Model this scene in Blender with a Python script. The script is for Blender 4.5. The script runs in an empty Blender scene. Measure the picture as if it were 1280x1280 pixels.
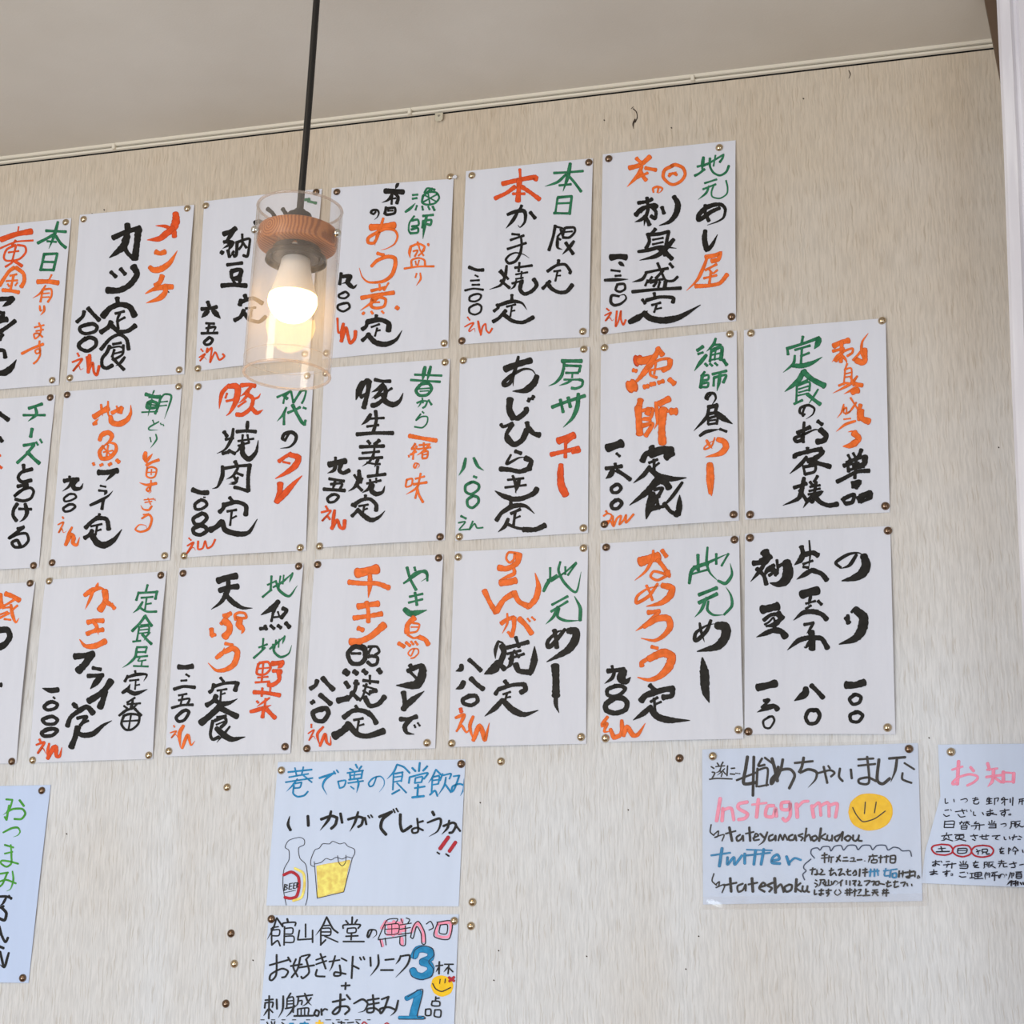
import bpy, bmesh, math, random
from mathutils import Vector, Matrix
C = bpy.context.scene.collection
scene = bpy.context.scene
random.seed(7)

# ------------------------------------------------------------------ camera
F = 2471.04                                   # focal length in pixels of a 1280 px frame
CR = Vector((0.95995107, 0.27922847, 0.02292161))     # right
CU = Vector((0.05647639, -0.27299327, 0.96035675))    # up
CW = Vector((-0.27441639, 0.92060097, 0.27782999))    # forward
ZO = 1.25                                     # seated eye height above the floor
CP = Vector((0, -2.74909, ZO))
cam = bpy.data.cameras.new('camera')
cam.sensor_width = 36; cam.lens = 36 * F / 1280; cam.clip_start = .05; cam.clip_end = 60
co = bpy.data.objects.new('camera', cam); C.objects.link(co)
M = Matrix((CR, CU, -CW)).transposed().to_4x4(); M.translation = CP
co.matrix_world = M
scene.camera = co

def at(px, py, y=0.0):
    """photo pixel -> point on the vertical plane at depth y (the wall is y = 0)"""
    d = CW + CR * ((px - 640) / F) - CU * ((py - 640) / F)
    return CP + d * ((y - CP.y) / d.y)

# ------------------------------------------------------------------ light
scene.view_settings.view_transform = 'Standard'
scene.view_settings.look = 'None'
scene.view_settings.gamma = 1
scene.view_settings.use_curve_mapping = False
scene.view_settings.exposure = 0.1
world = bpy.data.worlds.new('world'); scene.world = world; world.use_nodes = True
bg = world.node_tree.nodes['Background']
bg.inputs[0].default_value = (1.0, 0.95, 0.89, 1); bg.inputs[1].default_value = 0.5

def area(name, loc, target, sx, sy, power, col):
    l = bpy.data.lights.new(name, 'AREA'); l.shape = 'RECTANGLE'; l.size = sx; l.size_y = sy
    l.energy = power; l.color = col
    o = bpy.data.objects.new(name, l); C.objects.link(o); o.location = loc
    o.rotation_euler = (Vector(target) - Vector(loc)).to_track_quat('-Z', 'Y').to_euler()
    return o
# daylight from the shop's window front behind the viewer, reaching the lower wall most
area('window_daylight', (-2.3, -3.7, 0.75), (-0.7, 0, 1.2), 2.6, 1.3, 72, (0.78, 0.89, 1.0))
# added weaker cool fill light from further right
area('right_daylight_fill', (1.3, -3.4, 1.1), (-0.2, 0, 1.3), 1.0, 1.8, 17, (0.86, 0.93, 1.0))
# ceiling lamp deeper in the room, warm
area('room_lamp', (-1.6, -2.4, 2.55), (-0.9, 0, 2.2), 0.6, 0.6, 9, (1.0, 0.83, 0.62))

# ------------------------------------------------------------------ materials
def mat(name, col, rough=.6, metal=0.0, **kw):
    m = bpy.data.materials.new(name); m.use_nodes = True
    b = m.node_tree.nodes['Principled BSDF']
    b.inputs['Base Color'].default_value = (*col, 1); b.inputs['Roughness'].default_value = rough
    b.inputs['Metallic'].default_value = metal
    for k, v in kw.items(): b.inputs[k.replace('_', ' ')].default_value = v
    return m, m.node_tree, b
def N(nt, t, **kw):
    n = nt.nodes.new(t)
    for k, v in kw.items(): setattr(n, k, v)
    return n
def srgb(r, g, b): return tuple(((c / 255) / 12.92 if c <= 10 else ((c / 255 + .055) / 1.055) ** 2.4) for c in (r, g, b))
def mixc(nt, fac, a, b, blend='MIX'):
    n = N(nt, 'ShaderNodeMix', data_type='RGBA', blend_type=blend)
    L = nt.links
    for sock, v in ((n.inputs[0], fac), (n.inputs[6], a), (n.inputs[7], b)):
        if hasattr(v, 'links'): L.new(v, sock)
        elif isinstance(v, tuple): sock.default_value = (*v, 1)
        else: sock.default_value = v
    return n.outputs[2]
def noise(nt, scale, vec, detail=3, rough=.5):
    n = N(nt, 'ShaderNodeTexNoise'); n.inputs['Scale'].default_value = scale
    n.inputs['Detail'].default_value = detail; n.inputs['Roughness'].default_value = rough
    nt.links.new(vec, n.inputs['Vector']); return n.outputs[0]
def mapping(nt, scale, rot=(0, 0, 0)):
    tc = N(nt, 'ShaderNodeTexCoord'); mp = N(nt, 'ShaderNodeMapping')
    mp.inputs['Scale'].default_value = scale; mp.inputs['Rotation'].default_value = rot
    nt.links.new(tc.outputs['Object'], mp.inputs[0]); return mp.outputs[0]
def ramp(nt, fac, stops):
    r = N(nt, 'ShaderNodeValToRGB'); e = r.color_ramp.elements
    while len(e) < len(stops): e.new(.5)
    for k, (p, c) in enumerate(stops):
        e[k].position = p; e[k].color = (c, c, c, 1) if isinstance(c, (int, float)) else (*c, 1)
    nt.links.new(fac, r.inputs[0]); return r.outputs[0]
def bump(nt, b, h, strength, dist):
    n = N(nt, 'ShaderNodeBump'); n.inputs['Strength'].default_value = strength; n.inputs['Distance'].default_value = dist
    nt.links.new(h, n.inputs['Height']); nt.links.new(n.outputs[0], b.inputs['Normal'])

# wallpaper: vertical bark-like streaks, faint tan stains
m_wall, nt, b = mat('wallpaper', (.6, .56, .5), .75)
vec = mapping(nt, (1, 1, 1), (0, math.radians(1.2), 0))
wob = N(nt, 'ShaderNodeTexNoise'); wob.inputs['Scale'].default_value = 45; nt.links.new(vec, wob.inputs['Vector'])
add = N(nt, 'ShaderNodeVectorMath', operation='MULTIPLY_ADD'); add.inputs[1].default_value = (.006, 0, .0); nt.links.new(wob.outputs[1], add.inputs[0]); nt.links.new(vec, add.inputs[2])
def vs_(sx, sz):
    m_ = N(nt, 'ShaderNodeVectorMath', operation='MULTIPLY'); m_.inputs[1].default_value = (sx, 1, sz); nt.links.new(add.outputs[0], m_.inputs[0]); return m_.outputs[0]
streak = noise(nt, 1, vs_(340, 24), 4, .6)
fine = noise(nt, 1, vs_(430, 24), 2, .5)
patch = noise(nt, 1, mapping(nt, (6, 1, .5)), 2, .5)
c1 = mixc(nt, ramp(nt, streak, ((.38, 0), (.6, 1))), srgb(207, 208, 210), srgb(223, 224, 226))
c2 = mixc(nt, ramp(nt, fine, ((.33, .5), (.43, 0))), c1, srgb(184, 177, 168))
c3 = mixc(nt, ramp(nt, patch, ((.44, 0), (.62, .4))), c2, srgb(244, 236, 226), 'MULTIPLY')
stain = noise(nt, 1, mapping(nt, (1.6, 1, 2.4)), 4, .6)
# paper yellowed by years of kitchen smoke, strongest under the ceiling, in uneven drifts
sep = N(nt, 'ShaderNodeSeparateXYZ'); nt.links.new(vec, sep.inputs[0])
yh = N(nt, 'ShaderNodeMapRange'); yh.inputs[1].default_value = 1.7; yh.inputs[2].default_value = 2.75; nt.links.new(sep.outputs[2], yh.inputs[0])
yn = N(nt, 'ShaderNodeMath', operation='MULTIPLY_ADD'); yn.inputs[1].default_value = .9; yn.inputs[2].default_value = -.42; nt.links.new(stain, yn.inputs[0])
ya = N(nt, 'ShaderNodeMath', operation='ADD', use_clamp=True); nt.links.new(yh.outputs[0], ya.inputs[0]); nt.links.new(yn.outputs[0], ya.inputs[1])
c4 = mixc(nt, ya.outputs[0], c3, srgb(238, 222, 200), 'MULTIPLY')
nt.links.new(c4, b.inputs['Base Color'])
bump(nt, b, streak, .55, .0012)

m_ceil, nt, b = mat('ceiling_paper', srgb(206, 196, 180), .85)
n1 = noise(nt, 260, mapping(nt, (1, 1, 1)), 3)
n2 = noise(nt, 2.4, mapping(nt, (1, 1, 1)), 4)
cc = mixc(nt, ramp(nt, n2, ((.35, 0), (.7, 1))), srgb(200, 192, 180), srgb(214, 208, 198))
nt.links.new(cc, b.inputs['Base Color']); bump(nt, b, n1, .3, .0008)

m_trim, nt, b = mat('cream_trim', srgb(226, 219, 204), .4)
m_gap = mat('dark_gap', srgb(14, 11, 9), .9)[0]
m_groove = mat('olive_groove', srgb(98, 88, 70), .6)[0]
m_post, nt, b = mat('painted_post', srgb(226, 224, 229), .55)
g = noise(nt, 1, mapping(nt, (60, 60, 5)), 3)
nt.links.new(mixc(nt, ramp(nt, g, ((.4, 0), (.7, 1))), srgb(214, 211, 218), srgb(232, 230, 235)), b.inputs['Base Color'])
bump(nt, b, g, .3, .002)
m_dark, nt, b = mat('dark_brown_wood', srgb(92, 72, 54), .6)
m_floor, nt, b = mat('floor_boards', srgb(150, 120, 92), .5)
gw = noise(nt, 1, mapping(nt, (4, 60, 1)), 4)
nt.links.new(mixc(nt, gw, srgb(120, 90, 64), srgb(172, 140, 108)), b.inputs['Base Color'])
m_mark = mat('dark_mark', srgb(60, 48, 38), .8)[0]

def paper(name, col, wr):
    m, nt, b = mat(name, col, .55)
    b.inputs['Specular IOR Level'].default_value = .25
    w = noise(nt, 1, mapping(nt, (34, 1, 5)), 3, .5)
    w2 = noise(nt, 1, mapping(nt, (60, 1, 60)), 4, .5)
    dk = tuple(c * .93 for c in col)
    nt.links.new(mixc(nt, ramp(nt, w, ((.35, .5), (.6, 0))), col, dk), b.inputs['Base Color'])
    bump(nt, b, w, wr, .004)
    return m
m_paper = paper('menu_paper', srgb(217, 219, 229), .5)
m_paper_blue = paper('copy_paper', srgb(207, 219, 241), .12)
m_paper_cool = paper('snack_paper', srgb(196, 212, 242), .12)

def ink(name, col, edge, wash=.18, rough=.5):
    m, nt, b = mat(name, col, rough)
    b.inputs['Specular IOR Level'].default_value = .2
    at_ = N(nt, 'ShaderNodeAttribute'); at_.attribute_name = 'rim'
    e = ramp(nt, at_.outputs['Fac'], ((.72, 0), (1, 1)))
    w = noise(nt, 110, mapping(nt, (1, 1, 1)), 3)
    light = tuple(min(1, c * (1 + wash * 1.6) + wash * .06) for c in col)
    body = mixc(nt, ramp(nt, w, ((.35, 0), (.68, 1))), col, light)
    nt.links.new(mixc(nt, e, body, edge), b.inputs['Base Color'])
    return m
INK = {
 'K': ('black', ink('black_ink', srgb(24, 22, 20), srgb(17, 15, 14), .12, .45)),
 'G': ('green', ink('green_ink', srgb(30, 102, 68), srgb(18, 68, 46), .3)),
 'O': ('orange', ink('orange_ink', srgb(222, 104, 38), srgb(180, 72, 30), .18)),
 'R': ('red orange', ink('vermilion_ink', srgb(212, 78, 30), srgb(164, 54, 28), .15)),
 'B': ('blue', ink('blue_marker', srgb(14, 122, 172), srgb(10, 84, 132), .25)),
 'N': ('navy', ink('navy_pen', srgb(30, 52, 84), srgb(30, 52, 84), .1)),
 'P': ('pink', ink('pink_marker', srgb(243, 146, 172), srgb(226, 118, 150), .15)),
 'D': ('dark red', ink('crimson_marker', srgb(176, 36, 48), srgb(146, 26, 40), .1)),
 'Y': ('yellow', ink('yellow_marker', srgb(244, 194, 20), srgb(240, 176, 14), .1)),
 'A': ('amber', ink('beer_pencil', srgb(232, 204, 104), srgb(222, 186, 78), .3)),
 'W': ('fine black', ink('fineliner', srgb(38, 36, 44), srgb(38, 36, 44), .1)),
 'L': ('leaf green', ink('leaf_marker', srgb(66, 142, 44), srgb(44, 112, 34), .25)),
 'S': ('glare', None),
}
m_brass, nt, b = mat('antique_brass', srgb(196, 178, 150), .2, 1.0)
g = noise(nt, 300, mapping(nt, (1, 1, 1)), 2)
nt.links.new(ramp(nt, g, ((.3, .1), (.8, .22))), b.inputs['Roughness'])
m_brass_dark = mat('tarnished_brass', srgb(128, 106, 88), .2, 1.0)[0]
m_steel = mat('polished_steel', srgb(205, 205, 200), .12, 1.0)[0]
m_black = mat('black_plastic', srgb(14, 12, 11), .4)[0]
m_socket = mat('dark_bakelite', srgb(50, 46, 40), .3)[0]
m_bulbwhite = mat('bulb_housing', srgb(236, 232, 228), .35)[0]
m_wood, nt, b = mat('turned_wood', srgb(176, 110, 62), .45)
vv = mapping(nt, (1, 1, 1))
wv = N(nt, 'ShaderNodeTexWave', wave_type='RINGS', rings_direction='Y')
wv.inputs['Scale'].default_value = 95; wv.inputs['Distortion'].default_value = 3.5; wv.inputs['Detail'].default_value = 2
wv.inputs['Detail Scale'].default_value = .6
mp = N(nt, 'ShaderNodeMapping'); mp.inputs['Location'].default_value = (.012, .0, .03)
mp.inputs['Rotation'].default_value = (0, .25, .3)
nt.links.new(vv, mp.inputs[0]); nt.links.new(mp.outputs[0], wv.inputs[0])
nt.links.new(mixc(nt, ramp(nt, wv.outputs[1], ((.2, 0), (.9, 1))), srgb(192, 124, 72), srgb(146, 84, 42)), b.inputs['Base Color'])

# thin glass: clear pane with fresnel reflection and a milky share for bloom, glare and dust
def thin_glass(name, tint, dust_glow, rough=.02, ior=1.45):
    m = bpy.data.materials.new(name); m.use_nodes = True; nt = m.node_tree; nt.nodes.clear()
    out = N(nt, 'ShaderNodeOutputMaterial'); tr = N(nt, 'ShaderNodeBsdfTransparent'); tr.inputs[0].default_value = (*tint, 1)
    gl = N(nt, 'ShaderNodeBsdfGlossy'); gl.inputs['Roughness'].default_value = rough
    lw = N(nt, 'ShaderNodeLayerWeight'); pw = N(nt, 'ShaderNodeMath', operation='POWER'); pw.inputs[1].default_value = 5
    nt.links.new(lw.outputs['Facing'], pw.inputs[0]); lw.inputs[0].default_value = .5
    fr = N(nt, 'ShaderNodeMath', operation='MULTIPLY_ADD'); fr.inputs[1].default_value = .9; fr.inputs[2].default_value = .04
    nt.links.new(pw.outputs[0], fr.inputs[0])
    mx = N(nt, 'ShaderNodeMixShader'); nt.links.new(fr.outputs[0], mx.inputs[0])
    nt.links.new(tr.outputs[0], mx.inputs[1]); nt.links.new(gl.outputs[0], mx.inputs[2])
    df = N(nt, 'ShaderNodeBsdfDiffuse'); df.inputs[0].default_value = (.95, .86, .8, 1)
    tl = N(nt, 'ShaderNodeBsdfTranslucent'); tl.inputs[0].default_value = (.95, .86, .78, 1)
    dm = N(nt, 'ShaderNodeMixShader'); dm.inputs[0].default_value = .5
    nt.links.new(df.outputs[0], dm.inputs[1]); nt.links.new(tl.outputs[0], dm.inputs[2])
    m2 = N(nt, 'ShaderNodeMixShader')
    nz = noise(nt, 40, mapping(nt, (1, 1, .5)), 4)
    nt.links.new(ramp(nt, nz, ((.3, dust_glow * .6), (.75, dust_glow * 1.5))), m2.inputs[0])
    nt.links.new(mx.outputs[0], m2.inputs[1]); nt.links.new(dm.outputs[0], m2.inputs[2])
    nt.links.new(m2.outputs[0], out.inputs[0]); return m
m_glass = thin_glass('dusty_glass', (.985, .972, .958), .065)  # dusty haze that also stands for the bulb's bloom
m_rim = thin_glass('glass_rim', (.93, .88, .84), .22)
m_film = thin_glass('clear_film', (1, 1, 1), .06, .07)  # milky share puts pale glare into the film itself
def emit(name, col, s):
    m = bpy.data.materials.new(name); m.use_nodes = True; nt = m.node_tree; nt.nodes.clear()
    out = N(nt, 'ShaderNodeOutputMaterial'); e = N(nt, 'ShaderNodeEmission')
    e.inputs[0].default_value = (*col, 1); e.inputs[1].default_value = s
    nt.links.new(e.outputs[0], out.inputs[0]); return m
m_bulb = emit('lit_bulb', (1, .6, .17), 13)

# ------------------------------------------------------------------ helpers
def link(name, me, m=None, parent=None):
    if m and not len(me.materials): me.materials.append(m)
    o = bpy.data.objects.new(name, me); C.objects.link(o); o.parent = parent
    return o
def build(name, vs, fs, m=None, parent=None, smooth=False):
    me = bpy.data.meshes.new(name); me.from_pydata([tuple(v) for v in vs], [], fs); me.update()
    if smooth:
        for p in me.polygons: p.use_smooth = True
    return link(name, me, m, parent)
def tag(o, label=None, cat=None, group=None, kind=None):
    for k, v in (('label', label), ('category', cat), ('group', group), ('kind', kind)):
        if v: o[k] = v
    return o
def empty(name, loc, **kw):
    o = bpy.data.objects.new(name, None); C.objects.link(o); o.location = loc; o.empty_display_size = .05
    return tag(o, **kw)
def box(name, x0, x1, y0, y1, z0, z1, m, parent=None, bev=0):
    bm = bmesh.new()
    bmesh.ops.create_cube(bm, size=1)
    for v in bm.verts:
        v.co = Vector((x0 + (v.co.x + .5) * (x1 - x0), y0 + (v.co.y + .5) * (y1 - y0), z0 + (v.co.z + .5) * (z1 - z0)))
    if bev: bmesh.ops.bevel(bm, geom=bm.edges[:], offset=bev, segments=2, affect='EDGES')
    me = bpy.data.meshes.new(name); bm.to_mesh(me); bm.free()
    return link(name, me, m, parent)
def lathe(name, prof, m, parent=None, seg=64, loc=(0, 0, 0), closed=False, smooth=True):
    """prof: list of (radius, z)"""
    vs, fs = [], []; n = len(prof)
    for r, z in prof:
        for k in range(seg):
            a = 2 * math.pi * k / seg; vs.append((r * math.cos(a), r * math.sin(a), z))
    rows = n if closed else n - 1
    for i in range(rows):
        j = (i + 1) % n
        for k in range(seg):
            k2 = (k + 1) % seg
            fs.append((i * seg + k, i * seg + k2, j * seg + k2, j * seg + k))
    me = bpy.data.meshes.new(name); me.from_pydata(vs, [], fs)
    bm = bmesh.new(); bm.from_mesh(me); bmesh.ops.remove_doubles(bm, verts=bm.verts[:], dist=1e-6)
    bmesh.ops.recalc_face_normals(bm, faces=bm.faces[:]); bm.to_mesh(me); bm.free()
    if smooth:
        me.shade_smooth() if hasattr(me, 'shade_smooth') else None
    o = link(name, me, m, parent); o.location = loc
    if smooth: me.set_sharp_from_angle(angle=math.radians(38))
    return o

# ------------------------------------------------------------------ the room
CZ = ZO + 1.524                       # ceiling height
# wallpapered wall; its top right corner is cut slightly askew
xr = 0.9
w = build('wall_back', [(-3.6, 0, 0), (xr, 0, 0), (xr, 0, CZ - .0133), (-3.6, 0, CZ - .0133),
                        (-3.6, .1, 0), (xr, .1, 0), (xr, .1, CZ - .0133), (-3.6, .1, CZ - .0133)],
          [(0, 1, 2, 3), (5, 4, 7, 6), (3, 2, 6, 7), (1, 5, 6, 2), (4, 0, 3, 7)], m_wall)
tag(w, kind='structure')
build('wall_gap', [(-3.6, .004, CZ - .0133), (xr, .004, CZ - .0133), (xr, .004, CZ + .02), (-3.6, .004, CZ + .02)], [(0, 1, 2, 3)], m_gap, w)
c = box('ceiling', -3.6, xr, -3.6, .1, CZ, CZ + .08, m_ceil); tag(c, kind='structure')
fl = box('floor', -3.6, xr, -4.2, .1, -.05, 0, m_floor); tag(fl, kind='structure')
# ceiling moulding in butted lengths
jx = [at(145, 186).x, at(514, 144).x, at(867, 103).x]
xs = [-3.6] + jx + [xr]
prof = [(.0, -.0105), (-.005, -.0100), (-.0065, -.0082), (-.0055, -.0066), (-.002, -.0062), (-.002, -.0042),
        (-.007, -.0038), (-.0095, -.002), (-.0095, .0), (.0, .0)]
for i in range(4):
    a, b_ = xs[i] + .0008, xs[i + 1] - .0008
    vs = [(a, y, CZ + z) for y, z in prof] + [(b_, y, CZ + z) for y, z in prof]
    n = len(prof); fs = [(k, (k + 1) % n, n + (k + 1) % n, n + k) for k in range(n)] + [tuple(range(n))[::-1], tuple(range(n, 2 * n))]
    t = build('trim_%d' % (i + 1), vs, fs, m_trim); tag(t, kind='structure')
    g = build('groove', [(a, -.0024, CZ - .0062), (b_, -.0024, CZ - .0062), (b_, -.0024, CZ - .0042), (a, -.0024, CZ - .0042)],
              [(0, 1, 2, 3)], m_groove, t)
for i, x in enumerate(jx):
    t = box('trim_%d' % (i + 5), x - .0028, x + .0028, -.0105, 0, CZ - .0108, CZ - .0002, m_trim, bev=.0007)
    tag(t, kind='structure')

# small clear plastic tab hanging from the moulding
p = at(549, 146, -.004)
tb = empty('ceiling_tab', p, label='small clear plastic tab hanging from the ceiling moulding', cat='tab')
bm = bmesh.new()
vs = [(-.0065, 0, .006), (-.0065, 0, -.005), (-.004, 0, -.0085), (.004, 0, -.0085), (.0065, 0, -.005), (.0065, 0, .006)]
fv = [bm.verts.new(v) for v in vs]; f = bm.faces.new(fv)
r = bmesh.ops.extrude_face_region(bm, geom=[f]); bmesh.ops.translate(bm, verts=[v for v in r['geom'] if isinstance(v, bmesh.types.BMVert)], vec=(0, -.002, 0))
bmesh.ops.recalc_face_normals(bm, faces=bm.faces[:])
me = bpy.data.meshes.new('tab_plate'); bm.to_mesh(me); bm.free()
link('tab_plate', me, mat('yellowed_plastic', srgb(196, 188, 168), .3)[0], tb)
lathe('tab_screw', [(0, -.0012), (.0018, -.001), (.0022, 0), (0, 0)], m_steel, tb, 16, (0, -.002, .001)).rotation_euler = (math.radians(-90), 0, 0)

# white painted post at the right and the dark lath behind its top
x0 = -.0725
vsf = []
wp = [(0, 0), (.0, -.05), (.004, -.056), (.018, -.058), (.022, -.052), (.026, -.052), (.030, -.058), (.044, -.058), (.048, -.053), (.052, -.053), (.056, -.058), (.11, -.058), (.114, -.05), (.114, 0)]
zs = [0, ZO + .55, ZO + .9, ZO + 1.23, CZ]
sh = [.0, -.003, -.0015, .0035, .0045]
n = len(wp); vs = []
for z, s in zip(zs, sh):
    vs += [(x0 + s + px_, -.145 + py_, z) for px_, py_ in wp]
fs = []
for i in range(len(zs) - 1):
    for k in range(n):
        fs.append((i * n + k, i * n + (k + 1) % n, (i + 1) * n + (k + 1) % n, (i + 1) * n + k))
fs += [tuple(range(n))[::-1], tuple(range((len(zs) - 1) * n, len(zs) * n))]
t = build('trim_8', vs, fs, m_post); tag(t, kind='structure', label='white painted wooden post at the right edge')
a = at(1231, 0, -.143); b_ = at(1250, 97, -.143); d = (b_ - a).normalized()
A = a - d * (CZ - .0005 - a.z) / -d.z; B_ = a + d * .45
if A.z > CZ: A = A + d * ((A.z - CZ + .0005) / -d.z)
vs = [A, B_, B_ + Vector((.09, 0, 0)), A + Vector((.09, 0, 0))]; vs += [v + Vector((0, .03, 0)) for v in vs]
t = build('trim_9', vs, [(0, 1, 2, 3), (7, 6, 5, 4), (0, 4, 5, 1), (1, 5, 6, 2), (2, 6, 7, 3), (3, 7, 4, 0)], m_dark)
tag(t, kind='structure', label='dark brown lath behind the white post')

# ------------------------------------------------------------------ brush strokes
def catmull(P, step):
    if len(P) == 2: 
        n = max(2, int((P[1] - P[0]).length / step))
        return [P[0].lerp(P[1], k / n) for k in range(n + 1)]
    Q = [P[0] * 2 - P[1]] + P + [P[-1] * 2 - P[-2]]; out = []
    for i in range(1, len(Q) - 2):
        p0, p1, p2, p3 = Q[i - 1:i + 3]; n = max(2, int((p2 - p1).length / step))
        for k in range(n):
            t = k / n
            # centripetal-ish: damp tangents so thick strokes do not overshoot
            m1 = (p2 - p0) * .42; m2 = (p3 - p1) * .42
            out.append(p1 * (2*t**3 - 3*t*t + 1) + m1 * (t**3 - 2*t*t + t) + p2 * (-2*t**3 + 3*t*t) + m2 * (t**3 - t*t))
    out.append(Q[-2]); return out
def stroke_path(pts, step):
    segs = [[pts[0]]]
    for a, b in zip(pts, pts[1:]):
        if (a - b).length < .01: segs.append([b])
        else: segs[-1].append(b)
    out = []
    for s in segs:
        if len(s) > 1:
            c = catmull(s, step); out += c if not out else c[1:]
    return out
def stroke_mesh(pts, w, flag, rnd):
    """2D ribbon in pixel units -> verts (x, y, rim), faces"""
    step = max(1.4, w * .16) if flag != 'u' else max(1.4, w * .3)
    P = stroke_path(pts, step); n = len(P)
    L = [0]
    for a, b in zip(P, P[1:]): L.append(L[-1] + (b - a).length)
    T = L[-1] or 1; vs, fs = [], []
    ph = [rnd.uniform(0, 6.28) for _ in range(4)]
    def width(s, x):
        if flag == 'u': k = 1
        elif flag == 't': k = (.82 + .25 * math.sin(min(1, s / .35) * math.pi * .5)) * (1 - max(0, (s - .45) / .55) ** 1.3 * .88)
        elif flag == 's': k = .15 + .9 * min(1, s / .55) ** .8
        else: k = .86 + .14 * abs(2 * s - 1) ** 1.5 - .04 * math.sin(s * math.pi)
        if flag != 'u': k *= 1 + .05 * math.sin(x * .9 + ph[0]) + .035 * math.sin(x * 2.3 + ph[1])
        return max(.35, w * k * .5)
    tan = []
    for i in range(n):
        a = P[max(0, i - 1)]; b = P[min(n - 1, i + 1)]; d = b - a
        tan.append(d.normalized() if d.length > 1e-6 else Vector((1, 0)))
    row = []
    def add(p, r): vs.append((p.x, p.y, r)); return len(vs) - 1
    for i in range(n):
        h = width(L[i] / T, L[i]); nn = Vector((-tan[i].y, tan[i].x)); hi = .0
        e1 = 1 + .03 * math.sin(L[i] * 1.7 + ph[2]); e2 = 1 + .03 * math.sin(L[i] * 1.3 + ph[3])
        row.append((add(P[i] + nn * h * e1, 1), add(P[i] + nn * h * .45, .35), add(P[i] - nn * h * .45, .35), add(P[i] - nn * h * e2, 1), h))
    for a, b in zip(row, row[1:]):
        for k in range(3): fs.append((a[k], a[k + 1], b[k + 1], b[k]))
    for i, sgn in ((0, -1), (n - 1, 1)):
        r = row[i]; nn = Vector((-tan[i].y, tan[i].x)); h = r[4]
        k_ = .75 if flag == 'u' else .55
        cap = [add(P[i] + nn * h * math.cos(a) + tan[i] * sgn * h * k_ * math.sin(a), 1) for a in (math.radians(x) for x in (40, 75, 105, 140))]
        fs.append((r[0], r[1], cap[1], cap[0])); fs.append((r[1], r[2], cap[2], cap[1])); fs.append((r[2], r[3], cap[3], cap[2]))
    return vs, fs

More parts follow.
